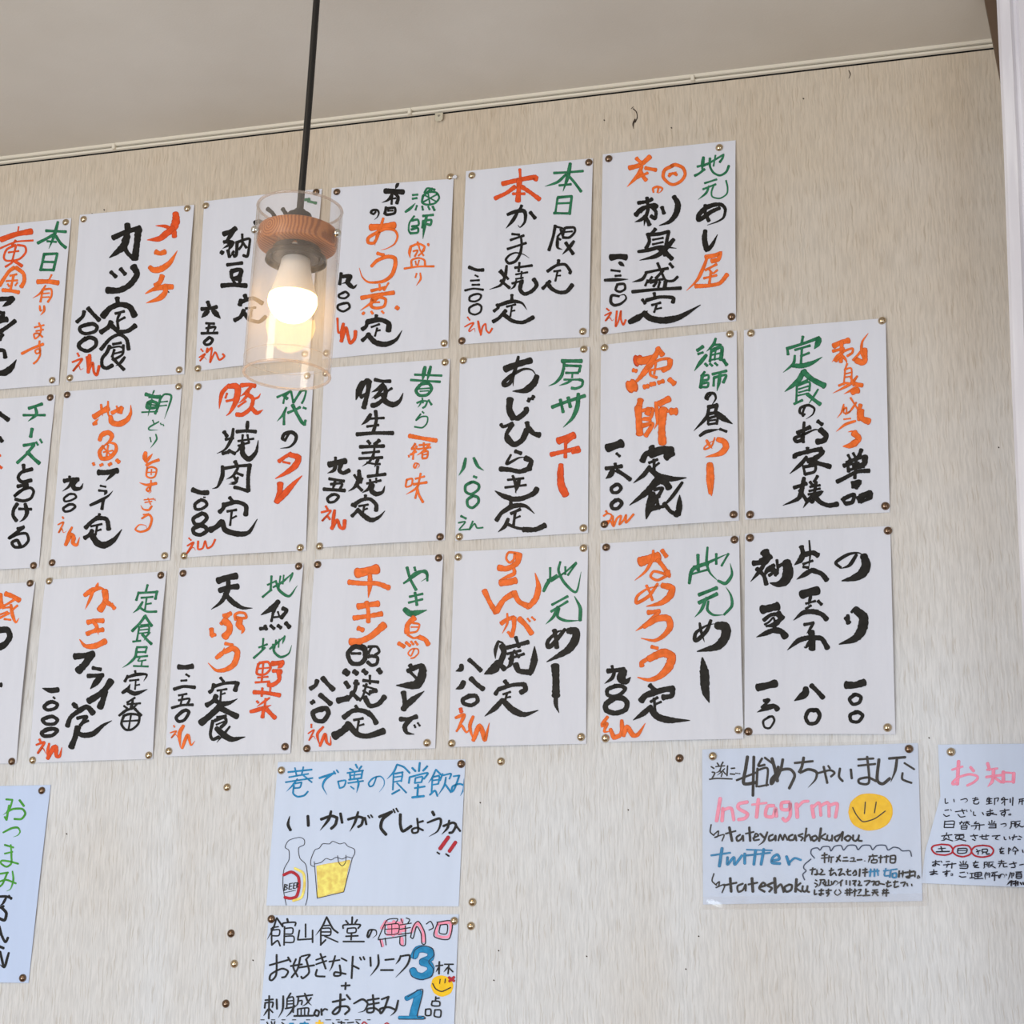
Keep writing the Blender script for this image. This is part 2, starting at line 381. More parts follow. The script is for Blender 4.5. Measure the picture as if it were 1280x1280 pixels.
class Sheet:
    """a paper sheet pinned on the wall, given by its four corners on the wall plane"""
    def __init__(s, name, quad, label, cat, m, curl, seed, left=None, group=None, pinned=()):
        s.q = [Vector((p.x, p.z)) for p in quad]; s.rnd = random.Random(seed); s.curl = curl; s.left = left
        s.c = sum(s.q, Vector((0, 0))) / 4
        s.pins = [s.inv(Vector((p.x, p.z))) for p in pinned]
        s.ph = [s.rnd.uniform(0, 6.28) for _ in range(6)]; s.amp = [s.rnd.uniform(.35, 1) for _ in range(4)]
        nu, nv = 26, 34
        vs = []
        for j in range(nv + 1):
            for i in range(nu + 1):
                u, v = i / nu, j / nv; p = s.pos(u, v); vs.append((p.x - s.c.x, -s.h(u, v), p.y - s.c.y))
        fs = [(j * (nu + 1) + i, (j + 1) * (nu + 1) + i, (j + 1) * (nu + 1) + i + 1, j * (nu + 1) + i + 1) for j in range(nv) for i in range(nu)]
        s.o = build(name, vs, fs, m, None, False); s.o.location = (s.c.x, 0, s.c.y)
        md = s.o.modifiers.new('thickness', 'SOLIDIFY'); md.thickness = .00025; md.offset = -1 
        tag(s.o, label, cat, group)
    def pos(s, u, v):
        a = s.q[0].lerp(s.q[1], u); b = s.q[3].lerp(s.q[2], u); p = a.lerp(b, v)
        # hand-cut edges wander a fraction of a millimetre
        if s.left: p = p + Vector((s.left(v) * (1 - u) ** 2, 0))
        return p
    def inv(s, p):
        u = v = .5
        e1 = s.q[1] - s.q[0]; e2 = s.q[3] - s.q[0]; det = e1.x * e2.y - e1.y * e2.x
        for _ in range(6):
            d = p - (s.q[0].lerp(s.q[1], u)).lerp(s.q[3].lerp(s.q[2], u), v)
            u += (d.x * e2.y - d.y * e2.x) / det; v += (e1.x * d.y - e1.y * d.x) / det
        return u, v
    def h(s, u, v):
        u = min(1, max(0, u)); v = min(1, max(0, v)); c = s.curl
        d = .0009 + c * (s.amp[0] * u ** 5 + s.amp[1] * (1 - u) ** 6 * .6) * math.sin(math.pi * v) ** .8
        d += c * .7 * (s.amp[2] * v ** 7 + s.amp[3] * .3 * (1 - v) ** 7) * (math.sin(math.pi * u) ** 1)
        d += c * .09 * (1 + math.sin(5 * u + s.ph[0] + 1.5 * v) * math.sin(2.2 * v + s.ph[1]))
        return d
    def lettering(s, groups, x0, y0, sc, skip=()):
        jobs = []
        for key, strokes in groups.items():
            if INK[key][1] is None: continue
            cl = []                               # strokes that touch or nearly touch make one written character
            for st in strokes:
                xs_ = [p[0] for p in st[2]]; ys_ = [p[1] for p in st[2]]; e = st[0] * .5 + 2.5
                bb = [min(xs_) - e, min(ys_) - e, max(xs_) + e, max(ys_) + e]; new = [bb, [st]]
                keep = []
                for c in cl:
                    B = c[0]; b_ = new[0]
                    if B[0] < b_[2] and b_[0] < B[2] and B[1] < b_[3] and b_[1] < B[3]:
                        new = [[min(B[0], b_[0]), min(B[1], b_[1]), max(B[2], b_[2]), max(B[3], b_[3])], c[1] + new[1]]
                    else: keep.append(c)
                cl = keep + [new]
            jobs += [(key, c[1]) for c in cl]
        for key, strokes in jobs:
            vs, fs, rim = [], [], []; 
            for w, flag, pts, order in strokes:
                pts = [Vector(p) for p in pts]
                if flag == 'f':
                    P = catmull(pts + [pts[0]], 6)[:-1]; cx = sum((q for q in P), Vector((0, 0))) / len(P)
                    V, faces, m_ = [], [], len(P)
                    for r_ in range(9):
                        f_ = 1 - r_ / 9; V += [(cx.x + (q.x - cx.x) * f_, cx.y + (q.y - cx.y) * f_, 1 if not r_ else .4) for q in P]
                    V.append((cx.x, cx.y, .4))
                    for r_ in range(8): faces += [(r_ * m_ + k, r_ * m_ + (k + 1) % m_, (r_ + 1) * m_ + (k + 1) % m_, (r_ + 1) * m_ + k) for k in range(m_)]
                    faces += [(8 * m_ + k, 8 * m_ + (k + 1) % m_, 9 * m_) for k in range(m_)]
                else: V, faces = stroke_mesh(pts, w * (1.25 if flag == 'u' else 1.18), flag, s.rnd)
                base = len(vs)
                for x, y, r in V:
                    p = at(x0 + x / sc, y0 + y / sc); u, v = s.inv(Vector((p.x, p.z)))
                    u_ = min(.998, max(.002, u)); v_ = min(.998, max(.002, v))
                    if (u_, v_) != (u, v):
                        q = s.pos(u_, v_); p = Vector((q.x, 0, q.y))
                    hh = s.h(u_, v_) + .00018 + (0 if flag == 'f' else .00006 + order * .0000045)
                    vs.append((p.x - s.c.x, -hh, p.z - s.c.y)); rim.append(r)
                fs += [tuple(base + k for k in f) for f in faces]
            if not vs: continue
            o = build('written_character', vs, fs, INK[key][1], s.o)
            a = o.data.attributes.new('rim', 'FLOAT', 'POINT'); a.data.foreach_set('value', rim)
            if len(groups) > 1: o['label'] = INK[key][0] + ' hand-written character'
STROKES = '''
@p16 740 160 4.925
G
14 650,242 712,226
18t 688,183 682,230 678,272
15 634,298 660,285 695,258
13 690,236 745,208 812,168 812,168 806,190 788,216
10 762,172 750,240
14 728,190 728,240 750,280 790,298 828,278 846,238
12 695,345 770,322
12 685,382 765,352
12t 722,362 705,405 655,446
10 752,358 738,400 745,430 790,440 832,415 838,375 828,330
K
22 700,480 700,530 722,578
24t 790,500 740,520 690,555 658,570 660,540 700,500 750,480 800,480 824,510 812,560 770,585 712,604
28t 700,636 695,690 708,755 708,755 740,730 776,662
O
26 702,800 760,790 795,775 795,775 780,815 740,825
18t 712,800 690,860 650,940 584,1006
15 700,880 770,845
12 720,870 745,900 775,880
14 690,930 770,912
16 735,890 725,960
24 640,978 720,975 790,960 836,908
O
28 232,250 300,230 360,180
22 275,190 305,220
22 330,250 396,262
20t 310,240 280,300 218,366
24 300,270 315,300 335,325
16 280,310 345,280
20 500,235 450,262 440,305 470,340 505,352 550,330 575,290 560,248 515,230 490,238
17 474,300 498,283 524,292
8 474,284 520,276
12 410,375 405,400
12t 380,400 378,375 405,365 435,375 425,395 408,406
K
22 285,465 345,455 372,440 372,440
20 340,432 345,500 330,560
28 270,540 310,500 380,480 400,490
20 300,520 320,500
22 372,490 395,520 390,560 365,545
18t 335,545 300,570 265,582
24 325,545 345,575 355,600
18t 350,500 330,560 322,606
22 432,490 445,530
30t 505,425 530,470 520,530 480,580 415,604
22 392,625 372,652
22 345,655 355,700 335,745
22 350,660 420,655 475,640 475,640 462,700 455,760 490,805
13 375,692 440,680
13 375,720 440,706
20t 285,765 350,755 430,735 522,745
26t 505,690 460,740 400,790 295,818
26 410,740 450,770 495,810
20 445,740 450,790
17 330,895 400,880 470,868
17t 335,900 310,935 250,952
14 372,920 345,955
16 405,835 425,880 455,940 500,945 530,920
18 440,880 395,930
18 480,838 500,862
14 345,940 330,975
16 360,955 400,950 380,980
15 420,950 410,985
24 455,950 450,985
20 250,1012 400,998 550,990
14 350,945 440,935
19 385,1020 390,1050
19 312,1060 330,1085
22 335,1065 420,1045 500,1050 500,1080
15 370,1095 425,1080
13 400,1095 385,1140
12 395,1120 430,1112
32t 232,1200 290,1170 345,1130
34t 320,1140 360,1175 440,1190 540,1170 670,1094
36 118,802 170,795 212,800
20t 170,832 202,855
14 120,880 175,886
14 145,915 180,912
18t 80,942 150,938 225,935
15 160,965 148,1000 175,1012 205,995 200,965 165,965
15t 170,1040 125,1035 118,1075 140,1095 180,1085 212,1055 200,1030 160,1038
R
10 92,1115 108,1128
9t 80,1158 120,1140 85,1190 110,1170 125,1190 138,1180
11 155,1130 150,1180 148,1225 165,1190 180,1130 180,1180 195,1215 210,1185
@p15 570 190 5.333
G
16 655,145 750,140 850,132
22t 765,80 748,170 716,268
16t 735,155 680,205 595,234
18 745,155 790,205 838,270
15 690,228 770,220
14 680,312 665,410
18 680,308 775,300 775,300 760,420
14 672,348 765,345
16 655,412 765,415
R
30 312,215 420,190 530,172 530,190
18 428,118 432,190
34 425,190 415,330
26 395,235 340,275 262,312
28 440,235 500,275 560,320
18 380,282 460,282
K
20 440,360 430,385
22t 345,420 400,400 450,395 465,420 460,470 430,505 415,490
20t 410,410 380,460 335,512
24 497,405 530,445
16 365,590 455,560
16 375,550 425,555
16 345,650 470,610
16t 435,570 440,620 430,680 400,730 355,745 335,720 360,690 400,675 450,685 490,710
14 290,800 320,830
18t 340,760 330,830 300,890 225,920
16 300,790 350,850
20 300,860 360,910
17 395,775 510,760
15 425,740 420,800
13 400,820 480,805
12 400,850 450,842
12 440,800 435,850
15 375,880 450,860
14t 405,860 390,900 365,920
26 440,865 430,920 460,950 510,930 540,890 520,850
20 375,955 375,985
20 275,1020 285,1040 255,1065
22t 275,1030 370,1000 440,1010 475,1055
14 340,1035 400,1020
12 375,1035 365,1100
12 370,1065 395,1060
24 250,1135 290,1110 335,1060
26 325,1090 380,1130 450,1140 520,1105
20 665,495 650,570 622,660
14 660,500 720,520 680,570 700,590
18t 680,580 680,640 712,655
16 730,510 715,560
17 735,510 790,510 795,540 760,575 715,575
12 720,540 780,535
16 700,520 720,580
20t 790,600 760,640 712,688
22 735,610 760,650 785,685
22 688,725 682,760
20 612,800 670,762 730,755 765,800 760,815
14 655,800 700,795
13 680,800 665,865
11 670,830 700,828
22 580,915 630,865
26 610,875 640,915 690,940 740,935 780,890
22 90,772 140,790 185,790
12 130,825 150,835
13 100,862 158,858
13 110,890 160,888
14 62,928 120,915 185,922
14 120,955 95,970 95,995 130,1000 160,985 170,960 150,950 120,955
14 120,1025 92,1045 95,1075 130,1088 165,1070 172,1035 150,1018 120,1025
R
10 80,1105 95,1125
9t 60,1170 95,1150 120,1145 90,1190 95,1200 125,1180 130,1205
13t 150,1130 155,1160 168,1232
11 168,1225 180,1170 200,1150 205,1190 225,1210 245,1180
@p14 400 210 5.333
G
12t 690,195 750,140 740,175
14 700,170 720,140 770,150
14 620,185 655,182
14 620,210 650,205
16t 572,298 610,270 640,238
14 690,190 685,235 720,250 770,240 798,205 780,170 730,165 690,190
11 695,230 785,180
10 700,185 780,230
10 725,175 735,240
12 650,255 640,285
14 685,260 690,285
13 725,262 735,283
16 755,262 768,288
12 632,325 600,370 595,420 610,445
15 615,355 655,350 660,385 615,395
15 612,415 655,405 655,435 610,440
16 690,325 760,318
13 690,360 685,405
16 690,360 745,352 740,385 720,380
18t 715,325 700,400 690,478
O
12 655,498 655,520
15 605,530 660,510 700,530 690,560
17t 610,525 600,570 605,605
12 625,560 655,555 635,595
11 660,510 670,550 695,590
11 700,555 660,590
14t 725,510 730,530
13 615,660 615,620 660,605 700,620 705,660
10 640,625 645,650
10 665,620 655,655
13 565,675 660,662 765,662
11 648,708 640,735
11t 672,705 675,745 645,790
K
18t 525,105 505,145
34 435,158 500,160 560,165
15t 490,165 460,215 415,235
22 495,165 525,200 515,240
15 485,180 480,245
12 455,215 510,205
20 445,265 435,310
18 445,275 500,270 500,305 450,315 435,305
12 455,290 490,288
14t 375,295 360,310 342,300 355,285 385,285 395,305 385,330 365,348
O
40 340,400 400,395 500,385
17t 425,338 412,380 385,440 368,520
18t 400,430 365,500 325,500 325,470 370,440 440,410 500,420 520,460 500,510 450,540 410,550
22 385,572 428,585
22t 345,660 385,620 450,595 500,605 505,650 480,720 420,760 330,765 285,730 265,670
14 400,780 402,820
20 345,822 440,800
12 460,770 430,820
26 280,870 380,850 495,835
16t 415,850 350,900 270,955
20 350,880 345,925 380,938 430,925 440,880 400,865 350,880
12 360,900 400,898
22 290,970 295,975
16 345,960 355,975
14 415,958 428,972
26 512,932 525,942
K
22 380,985 372,1020
26 285,1080 310,1060 320,1025
34 320,1030 400,1015 460,1040 460,1090
14 345,1065 400,1045
13 385,1070 370,1125
13 380,1090 405,1085
24 285,1155 335,1110
30t 320,1110 370,1165 440,1180 510,1150 550,1088
20 145,705 135,780
22t 138,730 205,725 190,760 150,775
26t 195,730 190,770 225,800 250,780
15 160,835 130,850 135,868 170,872 195,850 175,830 150,838
16 165,905 125,920 125,945 160,960 200,935 190,905 155,908
R
14 120,1005 125,1095 140,1100
20t 160,1040 150,1090 140,1160
22 145,1160 175,1070 190,1120 205,1170 235,1140 240,1090
@p13 240 230 4.741
K
28 190,300 240,280 262,265
20t 255,275 215,330 190,360
20t 190,345 240,350 185,385
18t 250,345 215,400
24 175,405 185,412
20 215,395 225,435
14t 250,400 235,430
20 270,345 265,420 250,430
16 265,350 320,330 345,330 340,380 330,430 305,425
14 300,300 300,360 280,390
16 300,345 325,380
20 210,482 300,470
26 235,520 275,510 295,515 285,550
22 235,520 240,560 280,565
14 240,560 280,548
18 245,570 255,590
18t 290,560 280,600
26 178,605 240,600 325,605
24 315,660 325,690
26 285,720 295,690
24 285,705 360,680 420,710
14 320,740 380,735
24 255,810 290,790 310,750
22 315,770 340,805 400,820 440,790
18 355,740 350,790
22 95,700 105,725
22 60,745 120,738 150,730
24t 100,755 60,795
26t 125,750 172,800
14 85,828 135,830
14 105,835 95,885
14t 85,858 140,850 125,885
16 58,888 155,885
17 95,920 75,940 85,955 110,950 125,925 105,912 95,920
K
24 450,150 480,175 500,210
24 540,150 560,180
26 375,235 400,225 430,240
G
16 690,105 740,118
18 640,100 700,95
R
9 55,980 68,995
9t 45,1030 80,1010 50,1050 75,1030 90,1045
11 95,975 90,1000 120,975 110,1060 140,1000 165,1045 195,1025 185,1010
@p12 80 250 5.333
R
44t 748,92 752,140 735,190 680,235 625,275
20s 615,175 680,180 735,205
30s 690,175 735,215 742,250
36t 735,190 690,225 640,262 558,270
O
32 615,350 645,360 680,350
34t 575,450 600,470 650,465 710,425 762,345
34 660,510 645,550 615,575
30s 545,628 600,600 670,585 730,585
30t 680,570 680,620 640,660 552,690
K
38 425,165 428,220 405,280
40t 430,240 400,310 350,355 305,388
34 330,255 420,215 510,190 510,190
44 500,195 490,290 475,395
30 405,320 430,360 470,395
26 315,482 350,515
26 380,462 412,498
40 465,445 490,500 440,570 370,605 290,605
30 358,655 362,690
38 262,780 310,725 375,700 440,715 475,775
18 345,760 405,745
18 375,760 360,800 365,860
16 355,815 410,785
32 250,885 300,850 318,815
30 320,840 370,880 430,875 480,840
24 250,1000 310,930 370,900 420,930 435,1000
18 330,965 385,955
24 310,975 290,1020 260,1060 260,1110 290,1125 330,1105
14 310,990 370,980 400,990
17 340,1000 325,1050
17 400,970 395,1030 345,1065
14 330,1030 390,1015
22 330,1060 365,1095 405,1135
18t 410,1050 380,1090 350,1110
24 140,745 130,780 90,818
28 165,725 200,765 240,805
24 175,830 115,850 115,880 150,895 210,880 225,850 200,830 170,832
26 150,925 105,965 115,995 165,1010 215,975 215,935 175,920 140,935
R
14 95,1025 105,1045
13t 60,1085 125,1065 65,1145 100,1105 115,1135 135,1125
20 160,1050 165,1100 168,1155
24t 175,1035 172,1090 165,1150
18 168,1140 195,1090 205,1150 225,1170 240,1110
K
8 702,616 706,622
@p11 0 260 5.333
G
18 310,155 445,162
18t 390,95 365,190 330,275
20 365,180 310,210 255,238
20 375,190 410,240 445,270
14 318,225 380,230
18 300,308 275,420
18 295,312 388,308 388,308 362,420
16 290,362 370,365
18 275,415 365,418
R
36 12,215 110,180 215,160
10 130,130 125,160
12 0,275 110,230 225,220
15 110,220 85,250
14 110,250 50,280 30,330 50,355 130,345 175,300 170,260 120,250
12 60,300 130,290
13 110,260 85,360
14 40,395 80,370 90,350
22 100,355 150,390
O
24 100,400 60,430 0,520
26 110,400 160,440 165,490 145,530
14 70,455 115,445
13 45,490 120,485
16 95,450 75,540
13 55,510 65,525
12 120,500 105,520
24 20,550 80,555 130,565
K
30 0,610 90,605
30t 95,605 60,635 20,660
26 0,700 30,705
34 0,755 50,745
24 0,730 30,720
28 0,830 60,790 105,755
26 0,880 20,845
26 0,950 30,955 40,1000
36t 0,1105 40,1100 80,1070 115,1015
O
30 255,495 330,495 395,505
12 350,450 330,490
12t 310,520 270,575 222,605
14 290,550 275,630
14 285,550 345,545 350,590 325,632
10 285,575 335,572
10 280,600 335,598
12t 270,655 275,690 290,680
13t 300,655 300,690 275,720
11 235,800 300,785
11 245,825 295,815
12 265,770 280,810 270,850 240,875 232,845 260,840 290,865
18 150,975 220,940 295,912
12 270,890 268,920 275,960 250,975 240,955 265,945 275,980 255,1020 230,1042
@p21 0 480 5.333
G
20 195,165 285,135
16 158,210 305,210
18t 240,160 245,205 190,252
22 218,300 208,355
20 160,412 235,400 235,400
20 230,410 180,470 118,528
24 185,455 230,500 268,532
14 245,390 258,410
14 272,372 285,395
K
24 160,540 165,590
24 220,570 150,590 125,625 150,655 215,645
24 120,685 190,672 190,672
20 190,680 100,750 140,715 205,695 230,720 210,765 160,782 105,770
24 120,800 95,840 92,880 115,915
18 130,835 215,838
24t 172,800 185,860 165,900 135,922
20 120,968 165,955 165,955
20 160,960 65,1030 120,1005 180,1000 195,1045 160,1085 105,1090 85,1060 120,1045 140,1080
30 0,200 30,220 60,242
26 0,360 18,385
R
18 0,480 6,478
18 0,550 14,562
@p31 0 710 4.741
O
36 0,160 10,230
28 38,155 80,170 122,195
15 90,190 50,215 0,240
12 20,240 60,235
12 0,280 50,262
18t 70,220 80,280 100,325 120,300
14 110,225 80,250
14 0,300 60,270
12 30,305 70,310
K
36 0,370 50,370 65,410 40,450 0,475
26 0,695 14,695
@p27 920 390 4.741
G
16 398,148 390,190
16 305,215 310,255
18 305,220 400,190 495,155
28t 495,158 485,190 465,222
14 350,228 440,202
14 392,215 385,320
14 385,265 435,245
14t 350,260 340,310 280,362
24t 335,320 390,322 450,305 512,270
26t 400,352 370,410 290,475
32 400,355 450,400 525,440
11 375,425 425,405
13 362,440 358,545
13 362,440 435,418 435,470
10 372,460 430,442
10 372,480 425,465
10 360,500 425,485
14 345,548 395,525
11t 488,460 460,505 430,550
22 425,490 460,520 500,550
K
14 410,560 395,605 400,620
14t 410,610 380,600 385,570 430,555 465,575 455,610 415,638
24 365,720 440,685
18t 405,655 400,720 390,760 360,770 350,750 400,730 470,700 520,710
34 500,700 535,735 520,765 480,772
18 400,740 400,775
22 485,650 512,670
20 425,808 425,840
26 350,865 355,850 450,825 510,815
30 515,825 500,850 470,870
20t 420,860 390,900 320,962
18 420,880 470,870 430,920
28 430,885 490,900 560,920
16 400,915 410,965
18 410,920 470,915 465,950 410,965
22 345,1045 420,1020
24t 405,985 390,1060 370,1110 280,1150
22 380,1060 400,1090 420,1120
18 440,1010 455,1030
18 485,975 465,1010
14 440,1040 500,1030
14 435,1065 500,1050
14 430,1085 510,1068
20 475,1010 465,1090 455,1130 430,1110
18t 460,1085 430,1120 400,1165
22s 520,1065 480,1090
28 460,1085 500,1130 550,1150 605,1142
O
30 580,205 620,185 670,172
22 628,180 622,300
18 575,235 640,220
26 590,290 620,260
14t 640,240 600,265 570,300
14 640,235 690,220 690,245 660,265
14t 625,255 650,285 660,310
15 695,290 740,240
34 762,225 765,290 750,305 715,290
14s 785,130 750,180 745,240 760,280
11 660,310 645,350
10 648,340 640,435
10 645,345 685,340 685,430
9 650,370 685,362
9 650,390 685,385
14t 720,385 680,430 575,485
14 610,440 650,425 680,430
24 690,420 720,433 750,440
14t 730,440 680,470 640,490
34 690,480 725,468
14 680,385 700,440
11 680,512 710,560 735,600
11t 715,540 680,590 660,610
9t 640,550 625,600 600,632
9 640,560 640,600 655,600 655,570 635,585
9 670,600 680,590 650,610
22 740,555 728,600 732,645
36 740,590 748,635 790,655
9 640,640 680,635
14t 710,650 650,670 595,712
11s 665,715 690,712 720,725
36 700,720 730,755 700,785
30t 720,770 680,795 635,800
K
16 665,850 680,880
16 695,840 710,865
24 745,820 730,860
24 640,915 680,900
20 660,890 670,950
22 670,890 770,860 760,900
30 765,880 760,905 700,925
16 690,905 730,900
16 670,940 760,920
24 600,1010 650,985 720,950 790,945
18 715,870 705,990
18 690,1010 695,1045
28 700,1020 735,1010 710,1045
18 630,1110 650,1140
24 640,1110 700,1085 690,1130 650,1140
20 720,1100 735,1130
34 740,1100 795,1075 790,1105
18 740,1130 790,1110
@p26 740 400 4.741
G
20 625,185 660,160
14 630,205 660,195
20t 680,210 640,260 608,305
15t 735,112 720,150 680,190
13 725,150 765,150 740,175
15 710,180 700,250
22 710,185 770,165 765,240
11 735,175 728,240
11 712,210 760,200
11 705,240 765,230
16 672,262 685,275
14 700,262 715,275
14 730,258 745,272
20 780,240 800,270
14 670,310 650,335
20 655,335 645,405
14 655,335 690,330 690,355 660,362
14 655,380 690,375 685,400 650,400
16 715,325 800,305
14 725,345 722,395
16 725,345 795,330 780,375
18t 760,320 755,370 742,425
K
13 705,445 685,470
15t 690,475 675,465 690,440 725,440 735,470 710,510
26 690,520 745,510
18t 695,520 680,580 605,660
20 740,515 730,550 690,560
30t 730,550 770,580 835,620
14 690,585 690,620
16 695,585 745,575 740,620
12 695,600 735,595
14 690,622 740,615
18t 640,690 680,665 760,650
16 760,650 800,665
O
16t 680,715 700,750 715,765
9t 730,700 710,750 670,770 670,755 700,730 740,710
30t 745,710 785,725 795,760 760,795 675,815
38t 700,855 705,950 710,1045
22s 698,852 690,930 705,1030
R
58 265,245 290,240
O
22 245,300 265,305
40t 275,245 330,240 400,205
30 390,170 420,210
30t 390,190 350,260 290,340 230,400
70 225,400 250,390
18 320,290 400,240 460,235 465,270
30 465,240 460,280 420,300
17 345,300 350,330 385,345
13 380,260 370,325
14 350,300 420,290
26 310,400 335,395
26 350,385 375,380
24 395,375 425,365
30 460,355 490,380
34 290,475 280,520
40 275,520 285,680
20 300,540 360,530 350,580 310,590
26 300,630 360,620 320,690
16 300,590 350,600
34 330,560 340,530
36 400,500 460,470
20t 380,490 390,600 370,650
24 400,560 450,540
40 470,545 500,545
44 425,530 415,650 420,735
K
32 355,755 370,785
34 300,840 320,800 350,790
50 350,795 420,775 475,780
36 480,790 440,820
16 340,850 390,830
18 370,830 370,900
14 375,870 400,850
22t 345,870 310,920 248,970
32t 350,890 400,930 480,945 562,938
30t 390,940 330,1020 225,1102
38 390,945 440,970 460,1000
16 350,1010 400,970
20 370,1010 420,1000 400,1040
42t 360,1030 355,1080 335,1140 325,1185
26 350,1070 400,1045
30 340,1130 400,1110
20 385,1060 400,1110 440,1105
18t 538,965 470,1060 400,1130
24 430,1090 470,1140 515,1160
30t 515,1160 520,1110 522,1040
30 510,1140 500,1165
46 95,765 150,745 180,735
16 148,795 168,812
18 140,855 145,880
22 85,885 180,870
26t 130,890 110,925 85,945
24 150,895 190,920 230,950
20 145,980 118,1000 125,1025 155,1025 175,1000 160,980 140,980
22 145,1070 118,1095 125,1120 155,1120 180,1090 160,1070 140,1075
O
12 85,1135 95,1150
10 70,1165 95,1150 120,1165 90,1220 80,1200 110,1195 125,1220
12 125,1165 130,1225 150,1180 175,1165 165,1215 190,1190 205,1160 205,1205 250,1155
@p25 560 420 4.741
G
22 678,152 795,152
16 690,165 688,200
16 690,178 790,182
16 788,178 780,215
14 700,222 775,222
16t 688,190 675,240 640,280 598,300
11 740,225 738,250
12 690,262 780,262
16 780,262 800,270 795,300 760,315 735,312
12t 740,262 710,280 660,298
20 618,425 700,395 815,358
18 668,380 685,455
20 715,368 728,425
22t 775,345 770,420 740,490 685,545
R
38 655,625 750,592
18 750,600 700,640
20 700,630 698,722
26 612,705 700,685 778,668
24 770,665 780,685 740,690
32t 672,765 668,850 680,915 700,955
38s 675,780 672,880 700,945
K
36 340,200 400,175 495,148
18t 420,125 410,170 390,240 388,300
20t 400,200 370,280 335,295 335,275 380,235 450,200 500,205 530,245
34t 530,240 510,285 460,325 385,330
38 370,375 365,440 390,490
28 370,440 390,480 420,490 465,450 465,430
22 410,490 470,440
22 485,375 478,390
22 510,360 500,375
20 315,525 330,540 385,520
24 385,525 350,580 350,620 385,645
34 350,600 390,645 440,620 470,560
26 470,515 480,570
30 480,550 510,580 545,590
22 400,685 435,698
14t 375,705 350,760 420,725 470,720
30 460,725 495,745 480,790
28 310,790 370,795 430,805 490,785
14 355,855 450,845
14 340,900 465,885
16t 385,830 400,870 405,935
20t 425,845 415,890 400,930
26s 280,920 330,950 390,970
30 370,970 440,965 510,935 530,905
20 375,990 370,1015
24 290,1095 320,1050 370,1015
24t 320,1050 390,1010 460,1010 515,1055
18 375,1055 430,1030
16 400,1050 390,1130
12 395,1085 430,1070
20t 360,1085 340,1130 300,1165
18 350,1115 410,1140 480,1150
30 450,1150 520,1150 578,1125
G
16t 108,728 95,785 68,830
16t 155,725 180,775 215,800
14 155,835 172,842
16 140,870 108,890 108,925 140,940 180,915 185,885 155,868 135,872
16 150,950 118,975 122,1010 150,1020 182,990 180,960 150,948
13 80,1070 110,1085
9 65,1110 105,1105 70,1150 95,1150 125,1148
9 150,1100 130,1150 160,1115 175,1140 210,1138
@p24 385 440 5.12
G
14 685,148 860,155
15 660,182 850,195
22t 752,98 735,190
18t 788,95 765,190
20 720,215 695,250 715,280 765,278 795,240 775,205 725,208
10 705,240 785,235
9 720,255 775,252
10 735,298 740,330
12 700,330 730,318 765,320 755,350 738,362
9t 735,310 720,340 705,360
14 775,312 795,342
10 735,385 745,395
10 725,400 695,440 730,418 768,420 765,460 735,488 685,482
O
26 650,540 730,555 828,572
14 690,590 670,620
13 665,625 700,620
13 700,605 670,660
14 660,660 695,640
12 680,640 675,690
12 648,665 650,675
13 715,600 785,595
13 745,585 745,620
12 705,625 790,615
13t 780,600 740,640 700,665
12 735,640 735,680
13 735,645 770,640 765,680 735,685
10 738,662 765,658
9t 705,715 690,745 680,735 690,715 712,720 715,735 700,750
12 635,820 630,865 665,855 670,815 635,820
12 725,780 690,940
12 690,815 750,800
16 680,850 765,838
12t 720,840 690,880 630,915
16 700,870 715,920 740,965
K
34t 355,195 325,260 310,310
30 340,230 380,185 400,200
30 395,190 385,260 360,360
24 340,245 335,280
26 340,290 385,270
22 430,180 480,190 530,190
20t 485,205 450,240 410,260
16t 500,220 450,270 410,300
28 480,215 500,250 490,300 440,340 410,345
16 540,235 500,260
30t 480,270 500,320 550,340 590,315 612,265
14 430,300 480,270
22t 405,400 380,440 345,470
16 385,430 490,425
22 435,380 440,440 420,520
16 380,480 455,470
24 315,530 420,522 548,522
20 385,572 400,590
24 460,568 430,595
22 335,610 490,605
14 430,600 420,690
16 350,650 460,640
18 330,685 480,678
14t 430,640 400,700 350,735
14 380,710 430,720 465,720
18t 455,680 430,740
16 300,790 325,830
24t 330,760 330,820 300,870 262,895
20 320,860 350,890
18 350,810 340,840
20 385,800 500,785
18 450,735 445,790
15 380,845 470,825
15 400,820 405,850
13 440,810 440,840
16t 400,850 390,880 350,905
26t 420,850 410,890 440,912 480,900 495,860
20 372,920 370,945
24 285,980 310,990
24 300,980 350,950 400,945 440,980 440,1020
14 330,990 390,980
14 365,985 355,1040
12 360,1015 385,1005
22 285,1055 325,1015
26t 320,1010 360,1050 410,1080 460,1060 497,1020
18 180,678 180,700
36 140,725 200,710 245,700
20t 185,715 170,760 130,780
26 220,710 205,760 230,778 268,760
18 140,815 235,830
16t 180,825 160,890
16 150,850 220,845 210,880
22 105,882 240,890
18 160,915 130,940 140,965 175,960 200,930 180,915 155,918
R
14 118,990 130,1010
13 90,1030 150,1020 95,1085 125,1055 145,1075
18t 175,1015 165,1080 155,1135
22 155,1135 190,1080 210,1125 235,1130 240,1080
@p23 220 460 5.12
R
22t 345,110 300,160 285,220 280,265
34t 340,120 390,120 400,150 385,220 350,285 325,308
14 330,165 320,195
16 325,215 375,205
26 420,115 470,110 510,118
18t 490,120 450,160 415,185
16t 470,150 450,190 405,230
26 450,165 495,200 480,260 430,300 390,300
12s 545,165 530,190 505,200
24t 480,250 520,290 560,270
14 400,250 450,215
G
14 650,190 740,150
12 735,150 700,190 690,230
20 695,180 715,200
14 740,155 755,225
16 755,225 800,155
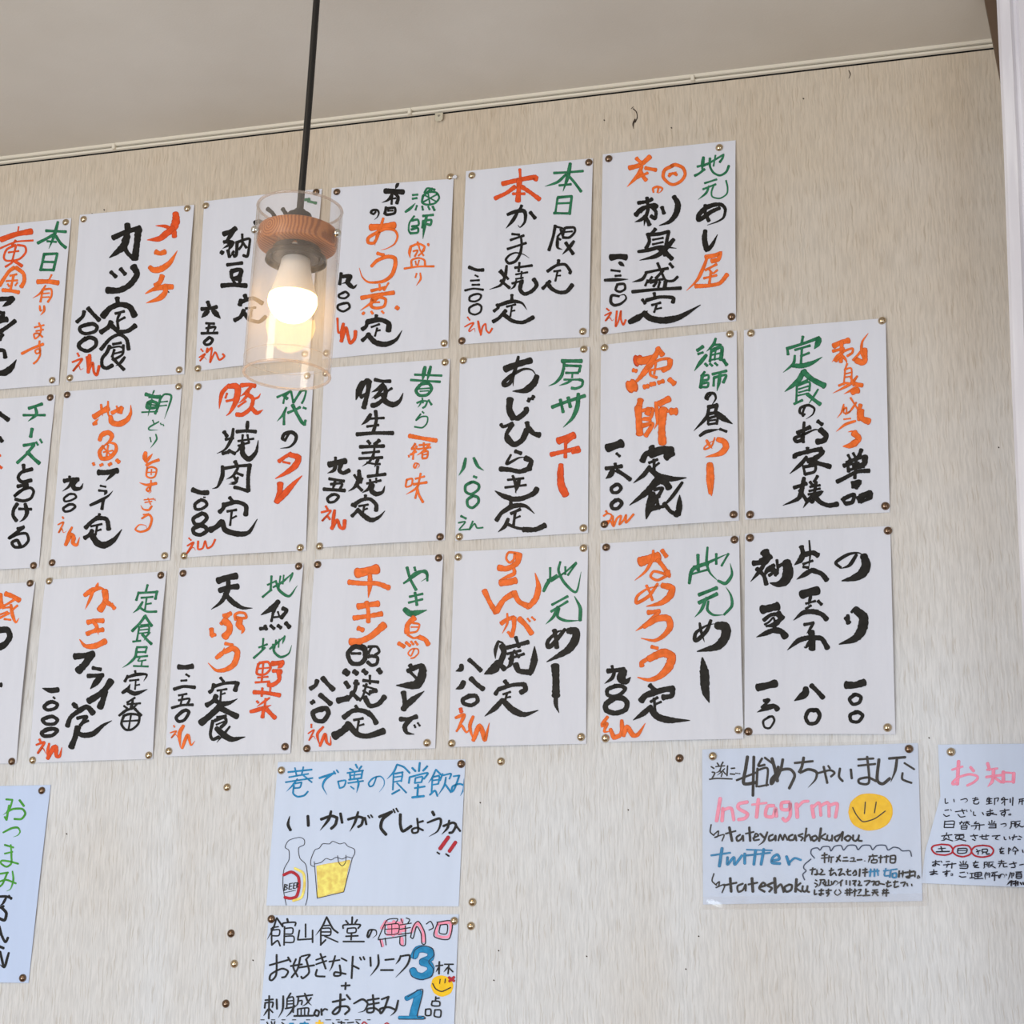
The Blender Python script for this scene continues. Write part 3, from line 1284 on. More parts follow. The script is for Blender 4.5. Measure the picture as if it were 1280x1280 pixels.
13 800,150 835,150 825,200 810,230
14t 710,255 690,300 650,345
16 695,290 695,365
16 720,290 770,270 800,255
22 750,240 780,300 810,350 830,365
16 835,340 830,370
14 820,258 838,265
K
17 735,410 700,470
20t 705,465 685,455 700,425 745,415 775,440 765,480 730,510 672,518
24 310,410 330,440
18t 370,390 360,450 320,520 265,550
22 300,550 340,540
18 320,460 370,450
22 340,530 380,550
22 390,410 450,405 515,410
20t 462,345 455,420
14 400,470 500,455
14 430,430 425,480
14 460,430 470,480
14 400,500 470,480
14t 430,480 400,530 370,550
28t 430,480 430,550 470,585 515,540 530,465
24 380,600 395,630
22t 300,630 300,690 270,760 235,775
20 310,645 400,630 475,625
26 475,620 465,700 465,790
22 465,790 400,770 375,765
16t 400,640 370,690 325,715
16t 370,690 390,730 350,735
18 380,670 430,690
14t 400,700 380,740 340,745
22 345,830 370,860
26 310,870 305,900 280,925
28 310,880 390,860 450,885 450,945
16 330,920 390,910
14 360,920 350,1010
12 360,965 390,950
36 220,1040 260,1020 300,985
30t 300,980 320,1040 400,1065 470,1055 525,970
30 110,782 160,800 208,800
10 180,830 190,830
20 155,850 125,875 130,905 165,905 200,880 190,855 160,845
24 165,935 115,965 125,1000 165,1000 200,965 190,940 165,932
26 155,1010 115,1030 120,1060 160,1070 200,1045 190,1020 165,1010
R
10 85,1090 100,1105
11t 75,1140 115,1120 75,1185 110,1150 130,1170
12 145,1110 145,1160 175,1155 190,1110 205,1155 235,1140 255,1100
24 742,552 700,575 662,602
34t 735,560 790,580 770,630 710,675 640,712
14 690,605 735,615
36 672,742 668,800 650,862
32t 648,862 700,810 760,745 815,695
@p22 50 470 5.12
G
9t 735,95 722,125
22 680,120 740,135 775,135
9 700,140 760,145
20 695,175 690,205 740,205 755,180 720,165 695,175
10 695,185 750,190
10 655,235 755,230
11t 720,150 695,260
15 775,140 760,200 740,245
11t 775,150 800,120 840,125 840,160 800,278
9 770,170 820,165
9 765,195 815,190
8 725,285 735,310
9t 765,295 705,330 705,348 760,348
8 775,305 780,315
8 790,312 796,322
8 708,395 715,425
9t 745,375 750,410 710,465
O
24t 680,490 675,530 695,570
18 765,540 720,555 685,575
16s 725,500 700,530 690,545
12 690,590 685,640 710,655 740,645 750,600 720,585 690,592
8 690,620 745,618
8 718,600 715,635
16s 640,685 690,700 750,690
11t 715,670 712,710 700,740 685,730 700,715 715,740 700,755
8 670,795 725,790
8 675,812 720,805
8 695,785 712,825
12s 648,830 665,855 700,860 720,835
6 730,785 732,795
6 740,790 742,800
9 665,890 700,885
13t 655,915 700,890 720,920 700,980 650,1000 615,985 640,955 680,960 690,985
O
14t 395,185 405,260
34 350,265 395,235 440,210
22 345,310 365,305
12t 440,165 440,240 460,295
13t 345,310 380,275
12 470,245 480,230
24 465,240 530,205
11 495,195 505,240
22 530,205 520,240
30t 455,260 465,300 510,310 560,285 585,240 585,190
26t 385,415 400,380 440,365 465,385 450,420 410,455
22t 410,450 385,490 400,530 450,525 490,480 485,440 440,430 400,460
10 410,460 460,515
12 440,445 430,515
10 410,490 470,480
18 345,560 350,572
18 390,575 405,568
20 445,572 460,562
24 495,540 510,555
K
34 378,620 430,620 500,608
18t 490,615 460,640 425,675
13 390,705 425,712
15 380,735 430,740
16t 430,740 415,765
18t 325,830 390,800 440,770 470,738
20 410,790 400,855
18 385,885 380,910
26 295,975 330,940 370,910
28 370,910 430,920 445,985
14 330,965 400,950
14 370,960 360,1020
13 365,995 395,985
26 290,1040 320,1020 340,990
36t 330,1010 370,1070 420,1085 480,1050 528,985
16 195,645 190,675
26 160,675 210,665 250,665
14t 210,660 190,710 148,742
26t 240,665 215,700 230,725 265,720 280,690
14 190,760 160,785 165,805 200,800 235,780 225,760 195,758
16 190,825 155,850 165,870 200,865 230,840 215,825 190,825
O
11 150,905 155,915
9t 120,955 155,940 125,1005 145,980 155,1005 175,995
14t 210,970 185,1020 168,1085
24t 168,1085 200,1020 220,1040 215,1070 240,1085 258,1035
@p32 30 700 4.923
O
16s 460,140 450,170
26t 375,220 420,190 470,175 510,190
16t 430,190 410,240 380,305
38 500,190 505,250 470,310
24t 500,250 540,280 560,290
24 540,275 560,300
28 395,385 440,375 490,375
26 390,455 430,440 490,430
20t 420,370 450,410 460,460
16 400,460 450,420
30s 345,490 380,530 440,530 505,500
K
38 315,595 370,590 430,580
44 410,590 380,640 335,685
22 425,665 475,675
26 395,715 490,710
32t 480,710 450,750 410,795
38 400,870 450,840 500,800 540,745
38 500,810 490,860 470,910
26t 305,885 340,920
28 270,1025 290,970 340,930
32 340,930 390,905 430,945
20 330,975 390,965 350,1020
16 380,970 330,1050
14 360,1010 400,990
34 335,1030 320,1090 295,1155
28t 325,1060 370,1080 430,1070 490,1020 545,990
28s 120,792 170,805 215,800
12 185,845 195,855
22 155,880 130,905 150,925 195,915 210,890 180,875 155,880
22 150,970 120,985 140,1010 190,1010 210,985 180,965 150,970
24 145,1045 115,1065 130,1085 180,1080 210,1050 180,1040 145,1045
G
14 765,155 755,195
14 710,200 695,250
14 710,205 825,200
16 825,195 815,245
12 725,235 800,230
11 760,235 750,310
11 755,275 790,270
14t 735,260 710,300 675,328
14 710,290 760,320 825,322
17 750,350 720,390 670,440
17 750,345 770,375 795,410
11 725,405 780,400
12 715,415 700,500
12 715,415 775,412 775,460
9 710,435 770,430
9 705,455 770,450
12 675,505 725,500
10t 785,450 760,475 745,500
17 735,460 765,495 795,522
13 700,540 765,540
12 765,540 755,575
12 700,570 755,570
14t 700,545 690,600 650,640 610,665
12 700,600 770,595
9 720,605 710,625 760,620
10 735,625 730,655
11 680,655 775,660
K
14 690,685 695,705
18 645,715 625,750
17t 640,725 700,708 765,710 745,750
12 655,745 715,740
10 695,745 690,800
10 690,775 720,770
20t 610,820 645,795 660,765
22t 635,800 690,825 770,800
13 690,850 640,880
12 640,890 725,885
17s 680,850 665,920
13 620,900 640,915
14 700,890 680,915
15t 590,960 640,925 700,915
16 690,920 730,960
15 620,960 605,1010 630,1045 670,1045 710,1010 715,960 660,950 620,960
11 615,995 710,990
11 665,955 650,1040
R
14 100,1105 110,1125
13t 80,1140 130,1125 90,1190 120,1160 140,1195
14t 160,1130 150,1180 150,1225
24t 150,1225 185,1160 200,1155 205,1205 225,1210 238,1155
@p33 200 690 4.923
K
38 360,180 420,160 475,150
32 370,240 430,220 485,215
26t 425,170 420,240 380,310 320,355
26t 400,255 450,310 510,345 572,348
18 375,775 395,800
22 335,815 325,850 308,865
20 335,830 400,810 470,805
28 480,805 465,855
13 355,855 415,845
13 380,850 375,915
11 375,880 405,870
28 290,945 330,920 350,885
26t 335,910 380,935 430,930 480,905
38 255,1055 310,1010 370,955
34 370,960 430,990 480,1015
17 355,1020 410,1010
20 330,1040 315,1120 330,1155 370,1140
20 340,1040 400,1020 410,1050 380,1080
11 350,1065 400,1045
32t 350,1085 400,1130 450,1155 530,1140
13t 435,1075 400,1120 355,1175
30 120,710 165,712 205,705
14 165,755 185,768
13 135,795 170,792
20 92,848 150,830 220,835
13 120,885 170,875
12 145,885 130,950
14 120,915 185,905 170,945
16 78,962 140,945 208,942
20 140,985 105,1020 120,1045 155,1035 182,990 165,975 140,985
O
24 395,395 440,380
22 430,385 400,420 380,445
40 395,425 430,450 430,490 400,525
28 320,475 325,515
20 320,520 345,510
17 470,420 465,390 490,375 525,380 535,405 505,410 475,405
34t 500,415 490,450 515,480 505,505
20 405,565 450,575
24t 350,655 390,620 400,590
30t 395,620 450,595 480,620 460,690 410,725 350,730 300,685
G
13 690,150 685,235
11 665,205 720,180
13 635,280 670,250 690,235
12t 700,220 760,185 820,130
12t 820,130 800,190
10 745,150 735,220
9 765,145 760,200
15t 720,190 740,240 800,275 850,210
12 640,535 635,600
11 612,590 665,570
13 580,655 620,620 650,590
12t 680,600 730,560 775,520
12t 775,520 760,570
10 720,545 710,595
9 740,540 735,590
13t 700,570 710,620 750,650 800,630 820,578
K
30t 735,305 700,345 625,390
26 720,330 700,370
24 760,350 785,365 750,410
16 700,380 690,430
12 730,370 740,400
13 700,405 760,400
22 620,475 660,470
20 650,455 660,480
20 685,455 708,475
22 730,455 750,470
26 780,440 805,468
R
15 610,690 600,750 650,755 685,720 670,680 615,685
10 610,720 675,715
12 640,685 630,800
11 605,775 670,770
13 590,805 680,800
30 695,690 765,685
22t 760,695 730,720
22 700,735 750,735 745,750
26 735,735 740,790 700,820 670,820
14 635,840 630,890
12 685,840 680,880
24 580,865 660,870 745,885
12t 680,900 620,940 600,955
14 655,905 650,950
22t 560,985 600,975 690,945
22 645,960 635,1020
26 660,970 690,1000 715,1025
14 600,920 610,930
O
9 90,1070 95,1080
8t 68,1115 105,1105 75,1145 100,1125 115,1145
20t 150,1070 125,1120 130,1205
17t 140,1210 175,1130 195,1190 220,1165
@p34 370 680 4.741
G
14t 782,222 778,180 750,165 700,180 640,240
17 660,140 680,210 715,275
14 705,140 710,160
13t 640,235 760,160 785,195 745,225
14 675,315 755,298
13 670,350 755,330
16 708,290 715,325 720,365
30t 645,388 680,415 720,410 780,395
O
30 705,440 665,480 660,530
12 695,470 735,480 720,520 670,530
9 685,495 730,495
14 665,540 700,560 730,555
28 735,555 770,570 790,600
24 610,590 645,610
18 655,585 680,605
14 685,580 700,598
14 710,580 725,600
9 705,625 685,665 668,650 690,625 725,625 730,650 705,675 685,680
52 362,175 420,165 485,150
24t 440,180 440,250 430,320
28 315,228 400,235 480,235 555,262
34 370,372 430,362 490,355
28 345,440 420,430 510,415
24 420,345 430,400 430,465
26 370,500 400,512
38 325,580 380,578 450,545 525,480
K
28 405,620 350,610 310,650 330,705 380,710 410,680 410,620 390,610
16 330,650 385,650
16 430,610 480,610 495,640 470,660
16 450,610 430,650
20 425,670 450,665 485,675 480,710 450,720 425,700
36 290,755 310,770
28 345,755 365,770
26 400,750 420,768
28 490,745 505,765
26 295,820 315,850
22 360,810 350,870 310,920
34 310,915 250,930
24 330,880 370,920
16 345,825 375,830
18 400,810 490,820
14 440,780 440,830
13 400,840 480,865
24 480,870 440,880
13 400,870 440,895
14 420,830 400,900 380,930
28 410,910 440,960 490,950 530,905
18 355,960 375,985
28 285,1030 340,990 400,990 440,1010
28 430,1000 460,1030 480,1065
15 345,1045 400,1035
14 375,1050 365,1110
12 370,1080 405,1070
44 230,1140 280,1110 320,1070
34 320,1080 370,1130 430,1140 525,1110
26 680,720 690,745 665,755
30 695,740 750,725 765,760
44t 755,740 750,790 720,835 660,840 598,840
18 680,760 720,800
30 640,880 650,950 640,985
30t 635,980 690,930 765,875
26 620,1040 670,1040 720,1025
24t 690,1035 650,1080 660,1120 705,1130
12 705,1075 712,1090
12 725,1062 738,1080
24 130,810 120,840 90,860
28 160,795 190,830 225,865
24 110,935 95,945
28 145,895 175,920 210,950
28 165,975 105,1000 120,1045 165,1050 195,1005 180,975 150,985
R
10 95,1070 95,1090
8t 75,1125 110,1105 80,1165 105,1140 120,1160
14t 165,1085 130,1130 145,1200
16t 145,1200 175,1130 185,1175 208,1190 208,1140
@p35 550 670 4.741
G
14 655,190 655,270
14 640,265 695,235
18t 615,330 640,280 690,230
12 660,270 740,220 810,160
12 810,165 760,235
12 745,185 745,230
14t 715,155 705,210 740,280 810,335 840,215
14 665,410 760,360
14 660,450 760,390
16t 700,420 675,480 628,525
14t 710,430 700,480 750,505 835,505
18s 800,360 835,430 835,505
K
26 680,560 690,610 695,665
22t 745,555 700,610 660,655 640,655 645,620 700,570 760,560
40t 760,565 810,570 805,620 760,680 635,748
44 685,770 690,860 690,950
22t 690,940 690,1000 708,1050
O
34 470,110 460,160 400,195 350,190
14 465,105 410,100 395,135 415,160 440,140 445,105
20t 440,195 440,225 385,250 350,265
38 360,280 410,275 450,265
30 265,325 300,400 335,455
32 335,450 380,380 440,340
32 440,335 470,390 530,420
30t 530,420 570,370 585,300 565,220
24 365,520 400,495 440,485
12t 400,460 400,520 370,580
26 440,485 440,540 425,595
16 405,570 425,598
30 470,490 510,530 545,580
12 520,490 535,508
12 545,482 565,500
K
18t 345,630 330,680 330,730
12 345,625 375,640 370,690 340,770
44t 350,750 320,790 265,820
34 370,650 380,700 350,770
30 345,750 385,790
24 390,665 450,650 525,630
20 450,600 470,660
16 400,700 480,680
16 440,680 470,720
16 410,730 500,700
24t 430,700 420,760 390,790
32 450,760 470,800 540,810
34t 540,810 560,740 562,655
24 385,860 400,880
24 330,940 350,910 380,900
24 350,910 430,885 500,880
30 500,880 510,910 480,930
13 375,940 420,925
14 400,930 385,990
12 390,960 420,955
26t 375,970 330,1020 268,1070
32t 375,975 430,1030 500,1060 585,1035
24t 130,765 130,790 98,805
24 175,735 210,765 245,800
28t 145,865 130,895 98,910
28 185,845 220,880 260,910
24 180,950 140,970 145,995 190,1005 225,980 215,950 170,950
R
22 125,1025 130,1045
O
18t 95,1080 145,1065 100,1160
13t 100,1160 130,1125 160,1165 190,1130
18t 200,1070 180,1130 200,1210
24t 200,1215 235,1130 255,1160 270,1210 295,1110
@p36 735 660 4.571
G
18 630,155 632,245
14 605,225 690,210
18t 580,320 600,240 690,200 800,150
12 580,270 690,240
12 805,150 765,220
14 735,150 735,210
13t 685,112 680,200 700,260 750,310
16t 745,305 790,320 825,270 815,205
20 635,385 740,345
20 635,430 740,380
16t 680,400 650,470 612,512
13t 690,420 685,470 720,500 780,500
14t 780,500 825,450 820,390 790,340
K
14t 640,545 650,600 668,655
20t 705,530 680,590 630,640 612,640 620,600 680,560 730,550
44t 735,560 790,570 785,630 740,680 625,708
44s 655,742 668,840 670,900
36t 668,880 675,940 695,1000
O
50 300,195 350,180 405,165
16t 375,130 370,180 330,250 268,302
24 425,130 450,165
26 400,185 430,220 460,265
16 460,270 400,300 360,280 380,250 440,265 470,280
30 455,250 460,270
15 335,330 355,370 370,415
16t 400,320 350,390 280,430 285,390 340,350 420,330
32t 425,330 480,345 470,390 420,430 335,450
26 345,485 410,478
22t 405,485 350,540 275,590
30t 320,565 400,520 460,520 470,570 430,620 380,645 305,632
20 365,680 400,690
26 310,790 310,770 360,740
40t 350,750 430,715 480,740 460,800 410,850 350,870 285,855
K
26 355,900 385,930
34 305,990 330,960 370,945
34 370,945 440,925 490,920
30 485,920 480,960 430,970
16 360,995 400,970
16 380,975 385,1050
14 385,1010 420,995
26t 365,1020 320,1060 260,1100
32t 350,1025 400,1080 470,1100 585,1102
16 140,790 145,820
26 115,820 165,815 210,810
18t 155,820 140,860 98,892
40t 210,815 190,860 220,880 245,855
22 160,905 115,925 115,955 150,965 190,950 215,920 190,905 155,905
30 150,975 105,1010 110,1045 160,1060 215,1040 225,1000 200,975 150,970
O
18t 115,1080 80,1130 110,1120 95,1165 140,1160
22t 130,1150 150,1200 150,1200 190,1180 195,1110
20t 195,1100 200,1195
24t 205,1190 225,1140 260,1185 290,1180 330,1118
@p37 920 650 4.571
K
46 165,185 180,220 150,245
28 100,250 160,240 200,210
20t 170,240 140,290 85,355
24 120,280 160,320 175,370
24t 220,260 180,290 160,330
18 190,290 230,290 190,320
26 205,270 235,310
16 235,230 240,290 225,320
20 240,270 300,235
48t 290,240 300,300 280,350 240,370 195,362
44 150,515 200,505 240,495
22 160,575 200,545 240,540
34 240,535 265,565
12 165,600 190,585 215,560 225,590
12 175,610 230,590
26t 255,570 220,600 170,610
24t 230,625 170,650 118,672
36 220,630 260,640 285,670
40 125,960 170,950 230,935
18 160,1035 190,1030 150,1075
22t 225,1065 170,1080 122,1100
28 180,1070 220,1065 240,1085
13 195,1125 158,1150 165,1185 195,1190 220,1150 210,1125 185,1128
26 375,155 385,190
28t 385,195 370,230 335,260
10t 420,120 425,200 415,290
28 395,200 440,190 470,205
14 385,255 440,235
16 385,270 415,275
24t 440,285 400,310 348,342
28 440,290 490,310 520,345
46 375,430 420,415 470,405
16t 430,430 415,490
13 400,480 455,465
18 470,465 490,485
14 400,510 430,490
24t 470,525 390,530 330,575
28 440,525 490,540 520,570
18 390,600 445,590
14t 445,590 420,630 405,650
34 430,640 440,690 435,740
22t 440,680 400,730 390,725
24t 430,670 360,690 295,745
28 440,675 490,680 525,735
34t 400,960 395,995 335,1035
26 430,945 465,980 500,1018
22 470,1090 420,1090 400,1130 420,1165 460,1160 480,1120 465,1090 440,1090
16t 600,275 572,245 640,200 700,190 735,210
18t 690,200 650,260 600,280
44t 730,205 745,260 720,310 670,335 605,350
20t 640,545 640,600
26 630,560 645,590
46t 690,520 730,560 720,630 680,680 590,712
16t 660,530 690,505 725,550
40 630,945 680,945 735,930
20 680,1000 650,1025 670,1055 705,1045 715,1015 690,1000 670,1002
20 695,1100 655,1115 660,1150 700,1155 725,1120 700,1100 680,1100
@beer 330 940 4.741
B
9u 145,120 285,105
8u 185,95 195,140
8u 235,90 225,135
8u 150,150 265,130
8u 130,180 290,155
9t 200,160 170,200 135,235
8u 230,135 285,180
8u 175,190 225,180 225,180 215,210 185,215
9u 180,200 175,245 200,265 240,258 262,235
11u 330,155 420,125
11t 415,125 365,165 350,205 375,255
8u 415,115 425,130
8u 432,108 442,122
8u 440,175 450,215
8u 440,175 485,170 475,205 450,215
9u 510,100 530,110
9u 545,75 555,95
9u 580,85 565,105
8u 495,125 590,110
9u 510,125 515,165
9u 505,165 580,155
9u 585,112 578,155
7u 515,140 580,132
7u 540,115 535,155
8u 500,185 590,172
10t 555,160 562,190 550,242
7u 515,205 535,220
8t 670,145 650,195 630,205 622,185 650,155 690,145 712,165 712,200 685,238
10t 790,75 770,120 730,162
9u 790,75 830,90 865,125
8u 780,130 825,120
8u 770,130 765,225
8u 770,130 820,125 815,175
7u 775,150 815,145
7u 775,178 815,170
9u 760,250 805,225
8u 790,185 845,242
10u 925,65 920,115
10u 880,95 900,115
10u 970,85 945,112
9u 865,150 860,185
9u 865,150 970,125 950,160
8u 900,155 895,185
8u 900,155 940,148 935,180
8u 895,185 935,180
10u 915,195 910,265
9u 895,215 955,205
11u 880,270 950,262
9t 1020,105 1000,150 975,185
9u 1020,105 1050,135
8u 1000,150 1040,140
8u 1000,150 995,240
8u 1000,150 1040,145 1035,190
7u 1000,170 1035,165
7u 1000,195 1035,190
9u 985,255 1015,230 1030,262
8u 1060,130 1045,170
8u 1060,140 1110,130 1100,160
9t 1080,150 1070,200 1035,255
9u 1078,195 1110,240
8u 1125,145 1160,140
9u 1160,140 1130,220 1115,235 1120,205 1160,190 1190,200
9t 1190,160 1185,220 1165,262
K
14s 155,380 145,430 160,465
14u 262,380 265,438
14u 340,400 400,380 435,390
14u 435,390 425,430 400,455
14t 400,350 385,400 335,465
13u 455,365 465,420
13u 500,400 560,385 590,392
13u 590,392 580,430 560,445
13t 560,355 540,420 510,472
11u 600,390 608,430
8u 618,378 628,392
8u 635,374 645,388
14u 685,385 760,355
15u 755,358 705,400 695,450 725,490
8u 768,340 778,360
8u 785,335 797,355
14u 810,370 810,430 825,470 875,440
10u 910,395 915,470 885,480 880,460 910,450 945,465
10u 912,420 945,410
14u 1000,355 1010,375
12t 970,420 1040,395 1050,420 1030,470 980,502
12u 1065,440 1120,420 1140,435 1120,475 1100,480
12t 1100,405 1090,450 1055,490
10u 1135,430 1165,470
D
18u 1095,505 1045,575
17u 1138,535 1100,590
K
8u 1028,595 1042,605
8u 1080,605 1098,618
W
3u 135,912 115,800 120,700 150,640 150,585 128,565 150,525 210,507 240,520 240,550 208,570 215,630 250,670 262,760 260,860 248,910
A
0f 312,675 360,665 410,657 460,650 512,642 500,700 488,765 473,828 400,843 322,862 318,800 315,735
W
3u 300,650 318,868 318,868 475,830 475,830 525,630
3u 300,665 340,655 370,632 400,640 430,625 465,635 495,622 525,630
3u 300,680 280,670 280,640 290,610 305,580 330,570 350,545 390,545 410,530 450,545 480,540 500,560 535,575 540,600 525,630
3u 438,615 445,655 465,675 485,655 488,612
A
12u 185,690 235,720 242,790 225,860 175,882
D
14u 118,730 165,712 205,740 210,800 195,855 160,868 125,862
K
5u 125,785 122,822
4u 125,785 142,790 128,800 142,808 122,822
5u 155,780 150,815
4u 155,780 172,778
4u 152,798 168,795
4u 150,815 168,812
5u 180,778 176,810
4u 180,778 192,776
4u 178,793 190,791
4u 177,810 190,808
5u 198,775 196,805
4u 198,775 208,780 198,790 208,802
3u 122,835 190,820
@drink 320 1130 4.571
K
9t 120,80 100,140 65,205
9u 120,80 155,130
7u 95,135 130,130
8u 90,140 92,235
7u 92,150 135,148 132,180 95,182
8u 92,235 125,210 140,240
10u 180,85 185,105
8u 155,125 158,110 225,105 225,125
8u 165,130 162,235
7u 165,140 210,138 208,170 165,172
7u 165,185 215,185 215,218 165,220
8u 285,115 285,190
8u 250,150 240,205 240,205 320,200
8u 325,150 325,220
9t 405,75 380,130 342,180
9u 405,75 440,140 470,165
7u 380,125 425,122
8u 372,140 372,235
7u 375,140 425,140 425,178 375,180
7u 375,160 425,160
8u 370,235 400,205
7u 395,185 470,218
9u 552,75 550,110
8u 515,95 528,112
8u 580,90 568,110
8u 500,140 505,120 595,118 585,140
7u 525,140 525,165 570,162 570,138 525,140
8u 548,165 545,205
8u 515,185 585,182
8u 500,215 620,215
9t 665,150 645,190 638,180 650,150 685,150 690,175 668,195
P
16u 745,100 720,140
16u 760,115 820,110
20u 760,130 850,125
16u 755,155 855,150
12u 750,175 830,170
16u 790,100 785,180
14u 835,90 835,120
14u 715,205 725,240
14u 835,195 838,230
14u 890,160 920,110 955,150 960,215
12u 1040,115 1110,110 1105,185 1035,180 1040,115
K
5u 700,200 730,130 755,90 810,85 800,110
5u 740,120 740,170 780,175 815,165 815,115 740,120
5u 710,200 720,245
5u 740,195 745,235
5u 700,205 800,190 860,180
4u 740,145 815,140
4u 778,115 778,170
5u 830,85 840,110
5u 860,80 880,90 870,110
5u 825,120 890,110
5u 825,145 885,135
5u 815,175 890,165
5u 825,185 825,230 855,232 855,125
5u 885,190 900,130 930,100 965,160 970,225 950,225 945,170 920,130 900,195 885,190
5u 975,115 1000,100 1015,135 990,150
5u 1035,105 1120,100 1105,200 1020,185 1040,105
5u 1055,120 1095,120 1090,170 1050,165 1055,120
K
9u 80,350 185,320
9u 120,290 118,400 95,435 80,430 90,400 150,370 185,385 170,415 150,420
9u 185,305 200,330
9u 230,315 215,360 240,415
9u 255,305 240,370 205,420
9u 200,355 265,345
8u 260,300 310,290 285,320
9u 290,320 305,390 270,425 260,415
9u 240,365 335,350
8u 345,320 400,300
8u 345,345 405,325
9u 370,285 400,370
9u 350,375 345,410 395,415
8u 420,330 480,320
9t 455,295 435,360 420,385
8u 490,310 520,325
9u 480,350 485,405 450,410 455,390 515,400
9u 555,300 548,425
9u 550,350 590,370
8u 595,305 603,320
8u 615,302 622,318
9u 655,305 658,355
10t 700,290 700,350 655,412
9u 740,320 790,315
9u 715,378 785,378
9t 830,295 820,320 800,345
10t 825,300 880,295 865,350 800,420
7u 1030,355 1070,350
8u 1050,330 1048,400
7t 1048,360 1030,390
7u 1080,345 1130,345
7u 1105,345 1100,400
7t 1100,360 1075,390
7u 1105,365 1128,388
9u 515,450 512,488
9u 490,468 538,465
8u 55,550 100,545
8u 55,565 52,595
8u 55,565 98,562 95,590
8u 78,525 75,655
8t 72,600 45,640
7u 80,600 98,620
9u 120,545 122,600
10t 158,525 155,600 130,650
8u 200,510 185,535
7u 180,540 178,590
7u 180,540 215,535 215,620
6u 182,555 212,552
6u 182,572 212,570
8u 170,598 220,588
9t 225,580 200,620 175,645
8u 235,530 325,520
8t 245,530 240,570 225,590
9t 280,510 300,560 320,580
8t 318,535 290,570 265,585
7u 245,555 265,552 262,575
7u 240,600 240,635
7u 240,600 300,595 300,630
6u 260,600 260,632
6u 280,598 280,632
9u 220,640 330,638
9u 345,605 335,630 355,640 362,615 345,605
9u 375,600 378,635
8u 378,615 395,600 410,605
10u 440,560 510,545
10u 485,515 480,605 455,630 440,620 470,590 520,585 535,605 510,630
9u 520,520 540,545
10t 560,570 610,545 640,570 620,610 585,620
9u 640,550 705,540
9u 645,575 705,565
9u 670,520 675,610 640,620 640,600 680,595 710,615
9u 720,545 760,530
10u 760,530 735,600 715,625 712,600 760,590 800,605
10t 815,550 800,610 770,640
B
34u 905,300 925,262 965,258 1000,275 998,310 950,332
34u 950,332 995,350 1000,385 955,415 915,405 897,378
36u 935,505 898,640
24u 862,540 935,505
18u 822,650 956,650
W
4u 900,310 910,265 960,240 1010,255 1018,295 990,330 1015,370 1005,415 950,432 895,415 880,380
4u 870,530 955,490 925,640 960,642 960,658 818,658
Y
0f 1000,470 1015,425 1060,408 1110,425 1130,465 1115,510 1065,530 1020,510
D
12u 1105,420 1135,440
12u 1135,418 1108,442
W
5u 1012,455 1030,485 1065,500 1115,478
4u 1055,430 1052,455
4u 1085,428 1082,452
K
7u 1030,530 1028,555
7u 1030,540 1050,538
7u 1010,555 1008,580 1050,582 1050,558 1010,555
7u 972,602 972,635 1000,635 1000,602 972,602
7u 1025,605 1022,640 1055,645 1058,608 1025,605
4u 30,662 50,662
4u 90,662 110,662
4u 150,662 170,662
4u 210,662 230,662
4u 290,662 310,662
4u 400,662 430,662
4u 460,662 480,662
4u 510,662 530,662
4u 570,662 600,662
4u 640,662 655,662
6u 65,675 72,690
6u 90,672 95,690
6u 110,672 105,690
6u 150,678 165,690
B
8u 195,684 215,684
8u 255,684 300,684
8u 280,675 280,690
Y
8u 345,680 385,680
8u 365,665 365,690
K
6u 440,680 450,690
6u 470,675 510,680
6u 490,670 490,690
6u 525,680 560,676
6u 575,672 595,690
D
6u 605,690 620,674 640,690
6u 735,690 750,680 765,690
@social 870 920 4.414
K
7u 85,170 100,180
7u 90,200 105,205 90,235
7u 75,240 120,235 200,238
7u 118,150 128,165
7u 150,145 140,162
6u 110,170 160,165
7t 140,170 130,195 108,205
6u 130,190 145,205 140,225
6t 160,180 140,200 115,220
6u 150,195 165,212
7u 175,165 172,220
7u 195,180 215,178
7u 190,210 215,212
5u 220,205 224,208
5u 230,206 234,209
5u 240,207 244,210
15u 285,115 275,180 265,262 330,258
13u 320,115 315,330
10u 225,245 340,200
11u 365,125 345,165 380,160
10u 380,120 420,150
11u 340,180 335,280
10u 340,190 395,180 390,275
9u 345,280 400,270
15u 420,125 435,180 450,250
13u 455,170 430,250 415,265 420,235 470,190 520,185 545,220 515,290
13u 480,130 470,180 450,230
11u 545,150 645,140
13u 595,120 585,170 570,200
13t 575,205 620,185 665,200 660,240 620,285
10u 675,205 740,190 765,205 745,225
11u 705,170 725,260
9u 730,165 740,180
11u 795,180 790,225 810,250
11u 855,185 860,235
10u 895,130 980,125
10u 895,165 990,155
11u 945,115 955,255 905,262 900,240 950,230 995,250
14u 1010,130 1000,240 1030,265 1070,235
12u 1065,125 1155,118
13t 1110,120 1100,190 1075,255
9u 1150,150 1205,185
10u 1140,205 1140,240 1190,260
P
16u 135,345 115,470
16u 150,400 145,470
14u 150,410 195,400 210,465
15u 285,365 240,375 235,400 285,430 270,455 235,462
16u 345,350 335,450
10u 310,380 390,370
15u 430,385 395,390 385,440 425,445 440,400 445,445
15u 515,365 475,370 475,405 515,405 520,370 520,440 495,470 480,455
17u 555,375 560,450
13u 560,395 590,365 620,360
16u 640,385 650,450
13u 645,395 680,370 690,440
14u 690,385 730,370 735,445
14u 735,385 780,375 770,450
Y
0f 840,420 855,365 905,325 970,318 1040,335 1080,380 1085,435 1060,485 1010,515 940,522 875,495 850,460
K
5u 865,395 885,435 915,470 940,472 990,455 1045,415
5u 935,365 930,430
5u 995,365 985,425
6u 85,490 80,530 100,550
